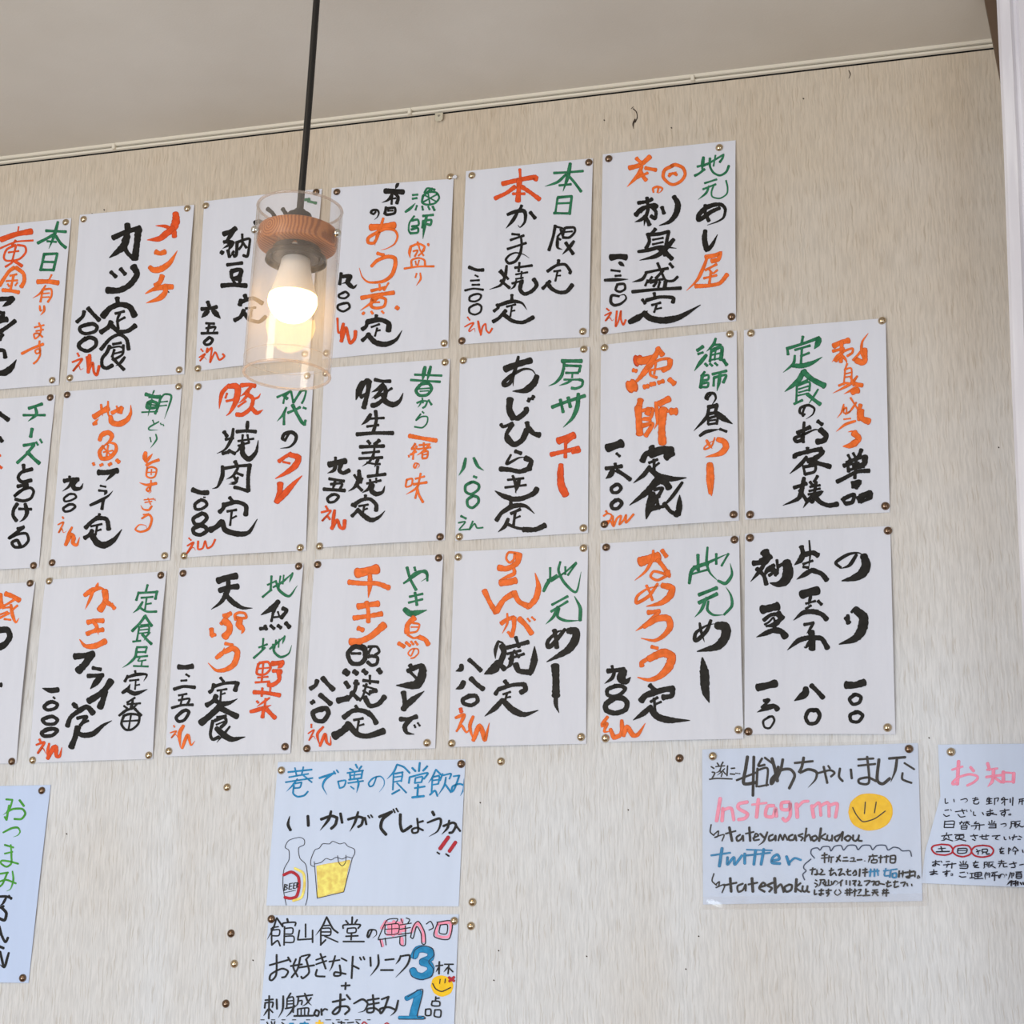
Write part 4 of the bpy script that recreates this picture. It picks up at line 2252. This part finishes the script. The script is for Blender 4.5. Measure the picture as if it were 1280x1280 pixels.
6u 100,545 125,525 120,555 105,560 155,545 145,580
12u 185,505 200,580
8u 165,540 220,525
9u 245,545 225,560 230,580 250,570 260,550 262,580
11u 295,505 300,580
8u 275,540 320,530
8u 315,565 345,550 330,540 320,575 350,572
10u 355,540 375,560
10t 395,530 375,580 345,605
9u 425,545 405,555 405,578 430,570 440,550 440,578
8u 455,578 465,545 480,575 490,545 505,575
9u 535,545 515,555 515,575 540,572 548,548 555,578
8u 590,540 565,550 590,562 580,578
9u 610,510 600,580
8u 605,560 625,545 635,578
9u 660,550 640,560 650,580 670,565 660,550
11u 690,510 680,580
8u 715,540 690,560 720,575
8u 726,548 724,570 738,578 750,568
8u 752,548 750,580
9u 795,545 765,560 780,580 810,530 805,578
9u 840,550 820,565 840,580 855,560 840,550
9u 868,548 866,570 880,580 898,566
9u 900,548 896,576 916,580
B
14u 145,620 130,720
9u 85,660 190,645
12u 175,670 175,710 210,670 215,710 255,660
13u 270,650 270,705
13u 330,630 320,710
13u 375,625 360,710
9u 280,660 410,645
7u 280,628 420,632
12u 420,690 460,680 450,655 425,670 420,700 465,705
13u 500,665 515,710
10u 515,700 545,675 580,685
K
6u 100,760 90,800 115,825
6u 110,820 130,805 125,830 110,838 160,820 145,865
12u 190,785 195,860
9u 155,825 225,810
9u 260,815 230,830 235,860 260,850 275,820 275,855
13u 310,785 315,860
9u 290,820 340,810
10u 350,835 385,825 370,810 350,840 380,860
10u 425,810 395,825 420,840 405,860
14u 435,785 440,865
10u 445,840 470,820 485,862
10u 515,820 490,835 500,860 525,850 530,825 515,820
12u 555,790 550,860
9u 578,812 553,838 582,860
9u 590,828 588,850 600,860 614,848
9u 616,828 614,856 626,862
N
5u 655,675 635,650 640,625 670,618 685,630 700,612 735,612 745,635 765,610 800,605 815,630 840,605 880,605 895,628 920,605 960,605 975,628 1000,605 1045,605 1060,630 1090,615 1120,620 1140,635 1180,635 1190,665
5u 635,680 600,710 595,730 608,745 590,765 600,795
K
7u 695,660 725,655
6u 692,675 728,672
7u 710,645 710,700
6u 735,660 732,695
6u 735,670 760,668
6u 748,670 746,700
8u 795,660 775,695
7u 778,670 798,690
7u 815,672 835,670
7u 810,690 840,690
6u 855,675 872,673 870,690
6u 850,692 882,692
8u 890,685 915,683
4u 930,690 934,690
7u 975,655 978,662
7u 955,665 1000,662
7t 962,668 950,700
6u 980,672 980,685
6u 970,686 998,684 996,700 970,700 970,686
7u 1008,672 1030,670
7u 1020,660 1018,700
7u 1038,668 1065,665
7u 1052,660 1050,700
7u 1075,662 1073,698 1098,698 1100,662 1075,662
6u 1075,680 1098,680
7u 630,740 660,735
7u 645,728 640,765
7u 668,740 668,765 655,765 680,762
7u 690,735 700,745 685,765 712,765
7u 735,745 760,740
7u 748,730 742,770 765,755 775,770
7u 785,740 805,735 790,770 812,760 822,768
7u 830,750 855,745
7u 838,735 838,765 855,768
7u 865,760 880,742 885,765 870,770
8u 905,735 902,775
7u 920,740 945,738
7u 935,730 932,775
7u 920,755 948,752
B
8u 965,735 960,775
8u 985,735 985,775
7u 955,750 1010,745
7u 1000,735 1005,770
7u 1035,745 1065,742
7u 1048,732 1040,770 1065,772
7u 1075,740 1110,735
8u 1075,740 1070,780
8u 1085,760 1085,780 1105,780 1105,758 1085,760
K
8u 1122,745 1120,780
7u 1130,760 1150,755
9t 1142,745 1140,785
9u 1155,755 1205,748
8u 1180,742 1178,782 1160,778 1200,770
7u 1210,750 1208,778
5u 1225,772 1222,785 1235,782 1228,770
6u 660,795 668,800
6u 655,812 672,822 660,835
7u 685,795 710,795 708,808
7t 690,798 685,820 675,832
7u 700,810 715,828
7u 732,795 732,822
6u 718,805 718,825 748,822 748,802
6t 765,800 755,820 770,800 785,810 772,825
8t 810,795 788,815
7u 800,808 800,828
7u 830,798 830,820
7u 850,800 850,825
7u 865,800 885,800 868,818
7u 875,808 878,828
7u 900,800 905,812 895,825 915,825
7u 930,802 960,800 940,825
7u 968,805 985,803 978,825
7u 992,805 1010,803 1008,822 992,822 992,805
7u 1015,815 1040,820
7u 1050,812 1075,808
7u 1060,800 1055,832 1078,825
7u 1090,808 1115,805
7u 1100,800 1095,835 1118,830
7u 1130,812 1155,808 1145,830
7u 1165,815 1168,828
6u 1190,818 1192,828
7u 655,850 655,875 668,872
7u 680,855 705,852
7u 692,845 690,880 680,872 705,872
7u 718,855 748,852
7u 732,845 730,870 720,865 735,868 725,885
5u 775,850 765,865 780,880 800,865 790,848
7u 825,855 860,850
7u 835,845 835,880
7u 850,842 848,880
6u 822,868 865,865
7u 878,845 876,885
7u 868,858 888,855
6u 895,850 912,848 898,870
6u 890,882 915,880
8u 938,845 938,880
7u 938,860 952,858
7u 922,882 960,880
7u 975,852 1002,850
7u 972,865 1005,862
8t 988,852 972,885
7u 990,865 1005,882
7u 1030,855 1060,852
7u 1028,868 1065,866
7t 1038,845 1030,885
7u 1052,845 1050,885
S
0f 950,70 1040,42 1070,50 965,82
@notice 1150 910 6.095
P
22u 295,255 285,430
13u 245,320 325,295
15u 285,425 250,430 250,415 290,380 370,355 430,365 440,385 410,415 360,440
18u 385,300 410,330
20u 515,270 530,320
13u 510,320 590,310
22u 560,320 560,380
16u 505,375 620,360
20t 555,375 550,410 515,450
16u 575,385 620,415
22u 635,335 635,415
12u 635,340 715,345
22u 715,345 712,415
12u 640,410 715,410
W
7u 192,540 195,575 215,572
7u 258,545 262,565
7t 310,550 350,540 362,555 340,575
7u 405,555 445,545
7u 425,530 410,575 440,580 450,565
6u 400,540 440,535
7u 515,535 510,555
6u 510,545 550,540
7u 525,530 525,580
6u 508,562 545,558
6u 535,535 530,575
6u 505,582 550,575
7u 565,540 598,535 590,560
7u 570,540 568,585
8u 640,530 620,545
7u 620,550 670,545
7u 645,535 645,590
6u 640,560 622,578
8u 688,540 688,570
8u 708,530 705,590
7u 755,545 790,540
7t 762,545 752,585
7u 762,560 790,555
7u 778,545 778,585
7u 190,630 220,625
7u 180,660 200,675 225,668
5u 235,622 240,632
7u 270,640 345,630
7u 320,620 335,655
7u 290,660 310,680 345,675
5u 355,625 360,640
5u 385,625 392,640
7u 408,640 410,665 425,668
7u 475,645 485,662
7u 510,640 555,630
7u 505,655 560,648
7u 535,620 535,665 510,668 530,655 585,662
7u 610,635 680,625
7u 645,618 648,655 625,665 620,650 650,640 640,675
5u 675,660 690,655 692,665 675,665
7u 190,710 185,760
7u 190,715 260,712 255,762
6u 190,735 258,735
7u 185,760 258,760
6u 300,725 330,722
7u 318,712 305,735
6u 330,735 340,720
7u 345,720 375,718
7u 360,712 345,740
7u 360,725 378,738
6u 315,745 315,772
6u 315,745 358,745 355,772
6u 315,758 355,758
6u 315,772 355,772
7u 430,715 415,730 450,728
7u 390,748 490,738
7t 430,740 425,765 410,778
7u 455,735 452,778
7u 548,705 548,725
6u 525,715 532,728
6u 570,712 562,725
7u 520,735 580,732
7u 578,732 578,762
6u 530,748 575,746
7u 525,762 580,762
7t 615,735 650,730 655,745 635,758
7u 695,715 695,755
6u 695,715 720,715 720,752
6u 698,730 718,730
6u 692,755 685,768
6u 725,715 765,710
7t 732,715 728,765
7t 762,725 745,750 730,765
7u 740,735 775,755 790,750
7u 165,825 245,815
7u 205,800 200,820
6u 190,825 180,845
6u 215,822 222,842
8t 200,840 185,855 160,860
7u 195,845 250,862
7u 265,815 335,812
6u 275,825 275,845 330,840 330,820 275,825
7t 305,812 295,850 260,862
7u 290,845 350,862
7u 385,825 440,820
7u 408,812 425,845
7u 400,850 420,858
7u 455,830 525,822
7u 475,815 475,845 515,850
6u 505,812 502,840
7u 550,825 610,820
7t 595,822 575,845 605,855
7u 640,830 645,850 655,852
7u 680,828 685,848
7u 700,835 740,828
7u 720,815 705,855
7u 745,850 765,850
7u 755,825 775,835
D
10u 165,888 105,900 90,925 120,960 190,970 240,955 250,925 225,895 165,888
10u 320,893 270,905 248,940 280,972 330,982 380,965 392,935 370,900 320,893
10u 480,895 420,905 392,940 420,975 480,985 540,970 560,935 535,905 480,895
W
8u 160,905 170,940
6u 140,922 195,918
8u 125,945 225,942
7u 290,920 290,955 350,952 355,920 290,920
6u 290,935 352,935
6u 430,925 440,935
7u 430,945 460,935
6u 445,945 442,965
7u 475,925 475,945 510,945 512,925 475,925
7t 485,945 470,965
8u 505,945 508,962 530,960
7u 605,925 640,920
7u 622,910 610,945 635,940 612,955 640,958
7u 675,915 675,960
6u 675,915 690,925 678,940
7t 720,905 705,930 695,935
7u 722,908 750,935
6u 708,940 745,938
7u 728,940 725,965
7u 780,930 785,950
7u 95,1025 150,1018
7u 120,1010 118,1050 95,1050 120,1035 150,1045
6u 160,1015 168,1025
7u 200,1020 225,1018
7u 180,1045 275,1035
7t 215,1035 200,1070
7u 245,1030 242,1070
7u 330,1015 330,1035
6u 305,1020 315,1035
6u 355,1018 345,1035
7u 300,1045 360,1042 358,1070 305,1070
6u 305,1055 355,1055
7u 405,1030 445,1025
7u 425,1015 408,1050 440,1045 415,1062 448,1065
7u 490,1025 490,1055
6u 490,1025 512,1025 512,1055
6u 492,1040 510,1040
6u 485,1070 495,1060
6u 522,1025 560,1022
7t 528,1025 520,1068
7t 555,1035 525,1068
7u 535,1045 575,1068
7u 600,1020 640,1018
7u 620,1008 620,1032
6u 595,1035 660,1032
7t 612,1040 600,1068
7u 635,1040 638,1060 665,1058
7u 680,1040 735,1030
7u 710,1022 725,1060 695,1065
7u 760,1045 790,1040
7u 75,1100 130,1095
7u 105,1080 105,1115 80,1118 105,1108 135,1115
7u 175,1100 230,1092
7u 205,1085 205,1118 190,1115 208,1105 200,1132
5u 235,1115 248,1112 248,1125 236,1125
7u 305,1105 340,1100
7u 300,1130 320,1138 350,1135
5u 360,1102 366,1112
6u 380,1110 410,1108
6u 395,1110 395,1140
7u 380,1145 415,1140
7u 420,1105 420,1130 465,1128 465,1102 420,1105
6u 422,1118 463,1116
7u 442,1105 442,1148
7u 415,1150 480,1148
7t 505,1100 495,1125 500,1160
6u 505,1110 530,1108 528,1140
6u 508,1122 528,1120
6u 545,1105 590,1098
7u 560,1105 550,1125
7u 545,1130 595,1125
7u 570,1110 568,1165
7t 620,1115 605,1145 600,1130 625,1115 645,1125 640,1145
6u 655,1115 660,1125
7t 690,1100 682,1130 670,1160
6u 690,1110 715,1108 710,1130
6u 700,1115 700,1145
7u 730,1100 775,1098
7u 735,1110 735,1145 770,1145 770,1110 735,1110
6u 735,1122 768,1122
6u 735,1134 768,1134
9t 690,1165 675,1185 660,1200
9u 680,1180 720,1170
9u 700,1165 695,1205
9u 710,1190 750,1180
9u 730,1165 728,1205
9u 745,1170 745,1200
9u 765,1180 775,1195
9u 785,1178 792,1195
@snack 0 960 4.571
L
9u 38,180 75,183
9t 75,183 55,240 20,270
10u 45,250 80,235 130,235 148,262 125,292 85,292
9u 30,280 40,298
10u 55,215 40,298
11u 115,185 140,218
10t 20,370 70,345 105,342 118,365 105,385 80,395
9u 30,440 80,455
8u 65,440 70,500
8u 30,490 75,480
9u 68,490 68,545 40,565 8,545 15,530 60,535 108,548
9u 5,605 50,598
9u 45,600 20,660 0,680
9u 0,650 40,640 95,660
9t 75,590 80,640 65,690 40,705
K
12u 0,735 40,735 70,745
12t 40,740 20,775 0,790
10u 55,730 68,750
11u 0,800 25,790
14u 15,800 40,830 30,870 0,860
12u 0,905 15,960 35,995 50,970
10u 0,945 20,965
13u 0,1020 25,1030
12u 5,1050 25,1135
12t 55,1055 45,1090 30,1140 0,1120
'''
# ------------------------------------------------------------------ stroke data
def parse(txt):
    D = {}; cur = None; key = None; order = 0
    for ln in txt.strip().split('\n'):
        ln = ln.strip()
        if ln[0] == '@':
            n, x, y, s = ln[1:].split(); cur = D[n] = dict(x=float(x), y=float(y), s=float(s), g={}); order = 0
        elif len(ln) == 1: key = ln
        else:
            t = ln.split(); fl = t[0][-1] if t[0][-1].isalpha() else 'b'; w = float(t[0].rstrip('tusf'))
            pts = [tuple(float(c) for c in q.split(',')) for q in t[1:]]
            order += 1; cur['g'].setdefault(key, []).append((w, fl, pts, order))
    return D
DATA = parse(STROKES)

# corners in the photograph (TL, TR, BR, BL), thumbtacks, text, place
A4 = (.21, .297)
SHEETS = {
'p16': ([(753.8,193.5),(919.7,175.8),(920.3,401.6),(750.6,418.9)], [(761.3,199.2),(899.4,185.4),(914.6,396.5),(756.2,413.8)], '刺身盛定', 'rightmost in the top row'),
'p15': ([(582.8,214.4),(741.6,198.4),(736.5,421.6),(574.7,431)], [(590.3,220),(736.5,204),(729,415),(577.9,426.6)], '本かま焼定', 'second from right in the top row'),
'p14': ([(415,235.3),(567.4,224),(560.9,435),(403.5,449.4)], [(421.6,240.6),(563.1,221.3),(555.6,429.8),(409,442)], 'あら煮定', 'right beside the lamp glass'),
'p13': ([(255.8,252.1),(403,236.3),(388,449),(244.6,464.1)], [(257.9,257.8),(395.7,241),(382,443),(248,461)], '納豆定', 'half hidden by the hanging lamp'),
'p12': ([(100.3,269.1),(243.5,256.6),(230.9,467.9),(83.8,477.8)], [(105.3,274.8),(235.1,261.6),(224.8,462.8),(88.4,473.1)], 'カツ定食', 'in the top row left of the lamp'),
'p11': ([None,(89.6,272.8),(74.1,481.6),None], [(82.9,278.4),(66.2,476)], '本日有ります', 'cut off at the left edge of the top row'),
'p27': ([(930.1,413.2),(1107.3,398),(1112.4,640.6),(931.6,649.9)], [(939,417.4),(1102.7,401.6),(1106.9,633),(937.9,643.7)], '定食のお客様', 'rightmost in the middle row'),
'p26': ([(751.6,431.6),(921,413.7),(923.9,651),(751,663.2)], [(756,435.2),(912.8,418.4),(917.2,643.6),(756,655.9)], '漁師定食', 'second from right in the middle row'),
'p25': ([(575.2,449.5),(737.2,433.7),(735.5,666.4),(569.5,676.3)], [(579.4,451.2),(730.2,437.3),(729.6,660.5),(574.8,671.4)], 'あじひらき定', 'in the centre of the middle row'),
'p24': ([(406,460.5),(563.1,448.8),(556.5,675.4),(396.7,685.1)], [(408,467),(556.9,453.7),(550.6,671.4),(400,683.2)], '豚生姜焼定', 'below right of the hanging lamp'),
'p23': ([(243,477.6),(392.9,464),(383,688.5),(227.4,697.3)], [(248.5,484),(384.5,470.5),(376,685),(230.7,695)], '焼肉定', 'directly under the hanging lamp'),
'p22': ([(81.3,489.5),(228.1,479.8),(213,700.5),(63.3,709.3)], [(84.6,494),(223.8,483.7),(206.6,695),(66,703.8)], '地魚フライ定', 'second from left in the middle row'),
'p21': ([None,(69.8,493.5),(49.1,709.7),None], [(63.4,497.4),(42.8,707.3)], 'チーズとろける', 'cut off at the left of the middle row'),
'p31': ([None,(44.7,727.9),(21.1,954.3),None], [(38.6,729.6),(15.6,952)], '豚', 'cut off at the left of the bottom row'),
'p32': ([(57.4,725.4),(208.8,714.2),(191.5,948.8),(37.1,953.9)], [(62.3,726.8),(201.8,719.7),(186.8,944.4),(41.6,950.5)], 'かきフライ定', 'second from left in the third row'),
'p33': ([(224.4,710.3),(379.8,704.6),(363.5,941.9),(207.1,945.9)], [(229.5,717),(373.9,708.3),(357.2,933.7),(211.8,939.4)], '天ぷら定食', 'third from left in the third row'),
'p34': ([(394.3,700),(554.6,693.7),(544.6,935.6),(379.5,939.4)], [(397.8,706.2),(548.9,697.9),(534.5,928.9),(384.3,935.9)], 'チキン照焼定', 'above the beer sheet'),
'p35': ([(569,690),(735.6,682.7),(733.1,929.9),(561.6,934.1)], [(573.6,697),(729.7,685.8),(726.8,921.6),(565.2,929.4)], 'さんが焼定', 'third from right in the third row'),
'p36': ([(750.8,679.7),(924.2,669.8),(929.7,923.6),(750.8,928)], [(758,684.5),(918.3,675.3),(923.6,912.7),(757.3,923.2)], 'なめろう定', 'second from right in the third row'),
'p37': ([(931.4,667.5),(1113,657.7),(1119.5,918),(930.9,918)], [(937.7,672.8),(1110,663.8),(1109.7,909.9),(935.8,914.7)], 'のり 生玉子 納豆', 'rightmost in the third row, all in black'),
'beer': ([(347.9,952.7),(582,949.5),(573.6,1133),(333.2,1132)], [(352.1,963.2),(576.8,955.2)], '', 'pale landscape notice with a drawn beer bottle and a full beer glass'),
'drink': ([(336.4,1144.2),(573.8,1143.1),(566,1334),(321,1331)], [(339.7,1149),(568.1,1151.4)], '', 'handwritten drinks offer with a big blue 3 and 1, below the beer drawing'),
'social': ([(877.9,937),(1147.5,929),(1153.2,1126.2),(879,1130.7)], [(891.1,945.6),(1136.4,936.3)], '', 'landscape notice with a large yellow smiling face and pink word, in a film sleeve'),
'notice': ([(1172.1,931),(1446,928),(1450,1116),(1152,1104)], [(1189,940.2)], '', 'notice with pink heading and three red rings, cut off at the right edge'),
'snack': ([None,(63.9,981.4),(36.1,1228.6),None], [(52.9,988.4),(29.3,1222.5)], '', 'pale blue sheet with leaf green kana, cut off at the lower left edge'),
}
SHORT = {'beer': 'the beer drawing notice', 'drink': 'the drinks offer sheet', 'social': 'the yellow smiley notice',
         'notice': 'the red-ringed notice', 'snack': 'the pale blue snack sheet'}
def PLACE(k):
    row = {'1': 'top row', '2': 'middle row', '3': 'third row'}[k[1]]
    n = {'1': 6, '2': 7, '3': 7}[k[1]] - int(k[2])
    return ['the rightmost sheet', 'the second sheet from right', 'the third sheet from right', 'the fourth sheet from right', 'the fifth sheet from right', 'the sixth sheet from right', 'the leftmost sheet'][n] .replace('the sixth sheet from right', 'the leftmost sheet' if k[1] == '1' else 'the sixth sheet from right') + ', ' + row
CORN = ['top left', 'top right', 'bottom right', 'bottom left']

def tack_mesh():
    prof = [(.0, .0046), (.0012, .00455), (.0026, .0041), (.0039, .0032), (.0048, .0020), (.0053, .0009), (.0055, .0003), (.0053, .0), (.0, .0)]
    prof = [(r * 1.1, z) for r, z in prof]
    o = lathe('thumbtack', prof, None, None, 24)
    return o
tk = tack_mesh(); TM = tk.data; TM.materials.append(m_brass); bpy.data.objects.remove(tk)
TD = TM.copy(); TD.materials.clear(); TD.materials.append(m_brass_dark)
ndl = lathe('needle', [(.0, .001), (.0005, .001), (.0005, -.004), (0, -.006)], m_steel, None, 8); NM = ndl.data; bpy.data.objects.remove(ndl)
SHEET_OBJ = {}
rt = random.Random(3)
def tack(px, py, label, group, h):
    p = at(px, py); dark = rt.random() < .35
    o = bpy.data.objects.new('thumbtack', TD if dark else TM); C.objects.link(o)
    o.location = (p.x, -h, p.z); o.rotation_euler = (math.radians(90 + rt.uniform(-8, 8)), 0, rt.uniform(-.14, .14))
    o.rotation_mode = 'XYZ'
    tag(o, label, 'thumbtack', group)
    nd = bpy.data.objects.new('needle', NM); C.objects.link(nd); nd.parent = o
    return o

for i, (k, (q, pins, txt, where)) in enumerate(SHEETS.items()):
    Q = [at(*c) if c else None for c in q]
    if Q[0] is None:
        d = Vector((-1, 0, 0)) * .21; Q[0] = Q[1] + d; Q[3] = Q[2] + d
    big = k in SHORT
    if big:
        m = {'snack': m_paper_cool, 'notice': m_paper_blue}.get(k, m_paper_blue); label = where; curl = .0034 if k in ('snack', 'notice') else .0012; nm = 'notice_sheet'; cat = 'notice'
    else:
        m = m_paper; label = 'white menu sheet brushed with %s, %s' % (txt, where); curl = .0058; nm = 'menu_sheet'; cat = 'menu sheet'
    left = None
    if k == 'notice':
        left = lambda v: .0 + .012 * max(0, 1 - abs(v - .38) / .4) 
    s = Sheet(nm, Q, label, cat, m, curl, 100 + i, left, 'brushed menu sheets on the wall' if not big else 'notices on the wall', [])
    SHEET_OBJ[k] = s
    D = DATA[k]; s.lettering(D['g'], D['x'], D['y'], D['s'])
    cn = CORN if len(pins) == 4 else {1: ['top left'], 2: ['top right', 'bottom right'] if q[0] is None else ['top left', 'top right']}[len(pins)]
    for c_, (px, py) in zip(cn, pins):
        p = at(px, py); u, v = s.inv(Vector((p.x, p.z)))
        ref = SHORT.get(k) or PLACE(k)
        tack(px, py, 'domed brass thumbtack at %s of %s' % (c_, ref), 'thumbtacks holding the sheets', s.h(u, v) + .0003 if -.01 < u < 1.01 and -.01 < v < 1.01 else .0003)

# clear film sleeve over the smiley notice: loose and buckled, folded back in a doubled hem along the bottom
s = SHEET_OBJ['social']; nu, nv = 60, 44; rf = random.Random(5)
bl = [(rf.random(), rf.random() ** .6, rf.uniform(.05, .16), rf.uniform(.03, .09), rf.uniform(-1, 1), rf.uniform(-.9, .9)) for _ in range(26)]
def film(name, u0, u1, v0, v1, lift):
    vs = []
    for j in range(nv + 1):
        for i in range(nu + 1):
            u, v = u0 + (u1 - u0) * i / nu, v0 + (v1 - v0) * j / nv
            p = s.q[0].lerp(s.q[1], u).lerp(s.q[3].lerp(s.q[2], u), v)
            d = sum(a * math.exp(-(((u - x) + k * (v - y)) / su) ** 2 - ((v - y) / sv) ** 2) for x, y, su, sv, a, k in bl)
            edge = max(0, (abs(u - .5) - .36) / .14) + max(0, (v - .72) / .3)
            vs.append((p.x - s.c.x, -(s.h(u, v) + lift + .0009 * (1 + math.tanh(d)) * (.35 + edge)), p.y - s.c.y))
    fs = [(j * (nu + 1) + i, (j + 1) * (nu + 1) + i, (j + 1) * (nu + 1) + i + 1, j * (nu + 1) + i + 1) for j in range(nv) for i in range(nu)]
    return build(name, vs, fs, m_film, s.o, True)
film('film_sleeve', -.015, 1.018, -.02, 1.035, .0012)['label'] = 'clear glossy film sleeve'
film('film_hem', 0, 1.018, .955, 1.035, .0035)['label'] = 'doubled film hem along the bottom'

# bare thumbtacks left in the wall
for (px, py, lb) in [(283.9, 984.1, 'lone thumbtack in bare wall below the tempura sheet, highest of the left column'),
                     (288.8, 1166.8, 'lone thumbtack left of the drinks offer, second in the left column'),
                     (292.9, 1204.8, 'lone thumbtack left of the drinks offer, third in the left column'),
                     (282.3, 1254.6, 'lone thumbtack left of the drinks offer, lowest in the left column'),
                     (626.2, 951.9, 'lone thumbtack in bare wall right of the beer notice top edge'),
                     (849.4, 947.8, 'lone thumbtack in bare wall left of the yellow smiley notice'),
                     (590.6, 1127.8, 'lone thumbtack right of the beer notice, upper of a close pair'),
                     (588.7, 1157.6, 'lone thumbtack right of the drinks offer, lower of a close pair')]:
    tack(px, py, lb, 'bare thumbtacks in the wall', .0002)

# torn scrap under the tack beside the top of the あら煮定 sheet
p = at(566, 221)
vs = [(0, 0, 0), (.006, -.001, .001), (.009, -.002, -.003), (.006, -.002, -.006), (.002, -.001, -.0045), (-.003, -.0005, -.002)]
o = build('paper_scrap', vs, [(0, 1, 2, 3), (0, 3, 4, 5)], m_paper); o.location = (p.x, -.002, p.z)
o.modifiers.new('thickness', 'SOLIDIFY').thickness = .0003
tag(o, 'tiny torn white paper scrap under a thumbtack, top row beside あら煮定 sheet', 'paper scrap')

# marks and specks in the wallpaper
def wall_mark(pts, w, flag='t'):
    V, faces = stroke_mesh([Vector(p) for p in pts], w, flag, rt)
    vs = []
    for x, y, r in V:
        p = at(x, y); vs.append((p.x, -.00025, p.z))
    build('wallpaper_scratch', vs, faces, m_mark, w_back)
w_back = w
wall_mark([(791.5, 136), (795.5, 140), (796.5, 147), (794, 153)], 1.5, 'b'); wall_mark([(794, 149), (791.5, 155), (792, 161)], 2.2)
wall_mark([(1061, 88), (1063, 93), (1061, 98)], 1.2); wall_mark([(789, 136), (792, 133.5)], .9)
for px, py in [(839, 159.5), (1004, 123), (1248, 559), (130, 262), (195, 268), (600, 1003), (785, 1012), (733, 1195), (857, 1211), (617, 1225), (873, 1170), (316, 1200), (623, 1188), (115, 267), (83, 1042), (1161, 922), (755, 150)]:
    wall_mark([(px, py), (px + .8, py + .8)], 1.5, 'u')

# ------------------------------------------------------------------ the pendant lamp
top = CP + (CW + CR * ((375 - 640) / F) - CU * ((261.6 - 640) / F)) * 2.29
tilt = math.radians(1.3)
lamp = empty('pendant_lamp', top, label='glass cylinder pendant lamp with wooden disc, lit bulb and black cord', cat='pendant lamp')
axis_r = (Matrix.Rotation(tilt, 3, Vector((0, 1, 0))))
lamp.rotation_euler = axis_r.to_euler()
RO, RI, HG = .0497, .0475, .2035
gl = lathe('glass_cylinder', [(RO, 0), (RO, -HG), (RI, -HG), (RI, 0)], m_glass, lamp, 96, closed=True)
for z, nm in ((0, 'top'), (-HG, 'bottom')):
    mr = []
    for k in range(10):
        a = 2 * math.pi * k / 10; mr.append(((RO + RI) / 2 + .0018 * math.cos(a), z + .0016 * math.sin(a)))
    lathe('glass_rim', mr, m_rim, gl, 96, closed=True)
# a faint moulded ring near the foot of the glass
lathe('glass_ring', [(RO + .0003, -HG + .0175), (RO + .0006, -HG + .0180), (RO + .0003, -HG + .0185)], m_rim, gl, 96)
dz = -.026
disc = lathe('wooden_disc', [(0, dz), (.043, dz), (.0452, dz - .0012), (.0462, dz - .004), (.0462, dz - .018), (.0448, dz - .0215), (.042, dz - .023), (.012, dz - .023)], m_wood, lamp, 96)
for a in (217, -5, 108):
    ar = math.radians(a); px_, py_ = math.cos(ar), math.sin(ar)
    sc_ = lathe('screw', [(0, .0052), (.0024, .0048), (.0042, .0034), (.0049, .0012), (.0049, 0), (.0018, 0), (.0018, -.006)], m_steel, lamp, 20)
    sc_.location = (px_ * (RO + .0002), py_ * (RO + .0002), dz - .010)
    sc_.rotation_euler = Vector((px_, py_, 0)).to_track_quat('Z', 'Y').to_euler()
lathe('cord_grip', [(.004, .0), (.0065, -.001), (.0075, -.005), (.0135, -.0062), (.0145, -.0085), (.0145, -.0255), (0, -.0255)], m_black, lamp, 40)
lathe('socket_body', [(0, dz - .023), (.0270, dz - .023), (.0275, dz - .024), (.0275, dz - .035), (.026, dz - .0362), (0, dz - .0362)], m_socket, lamp, 48)
fz = dz - .030
lathe('socket_collar', [(.022, fz - .001), (.031, fz - .001), (.0345, fz - .004), (.0355, fz - .010), (.0340, fz - .010), (.033, fz - .005), (.030, fz - .003), (.022, fz - .002)], m_socket, lamp, 64, closed=True)
ss = lathe('screw', [(0, .0025), (.0018, .0023), (.003, .001), (.003, 0)], m_steel, lamp, 16)
va = math.radians(-72)
ss.location = (math.cos(va) * .0273, math.sin(va) * .0273, dz - .028); ss.rotation_euler = Vector((math.cos(va), math.sin(va), 0)).to_track_quat('Z', 'Y').to_euler()
bz = -.062
bulb = lathe('bulb_housing', [(0, bz), (.0150, bz), (.0165, bz - .002), (.0180, bz - .012), (.0215, bz - .028), (.0258, bz - .041), (.0275, bz - .047)], m_bulbwhite, lamp, 64)
g0 = bz - .046; gp = [(.0275, g0)]
for k in range(1, 15):
    a = math.radians(8 + 82 * k / 14); gp.append((.0292 * math.cos(a) ** .85 if k < 14 else 0, g0 - .0315 * math.sin(a)))
lathe('bulb_globe', gp, m_bulb, bulb, 64)
# cord up to the ceiling
cb = bpy.data.curves.new('cord', 'CURVE'); cb.dimensions = '3D'; cb.bevel_depth = .0041; cb.bevel_resolution = 4
up = (CZ - top.z) / math.cos(tilt)
sp = cb.splines.new('NURBS'); sp.points.add(4)
for k in range(5): sp.points[k].co = (.0012 * math.sin(k * 1.9), 0, -.004 + (up + .004) * k / 4, 1)
sp.use_endpoint_u = True; sp.order_u = 4
tmp = bpy.data.objects.new('cord', cb); C.objects.link(tmp)
dg = bpy.context.evaluated_depsgraph_get(); me = bpy.data.meshes.new_from_object(tmp.evaluated_get(dg)); bpy.data.objects.remove(tmp)
for p_ in me.polygons: p_.use_smooth = True
link('cord', me, m_black, lamp)
lathe('ceiling_cap', [(0, up), (.045, up), (.046, up - .004), (.04, up - .02), (.006, up - .026), (0, up - .026)], m_black, lamp, 48)
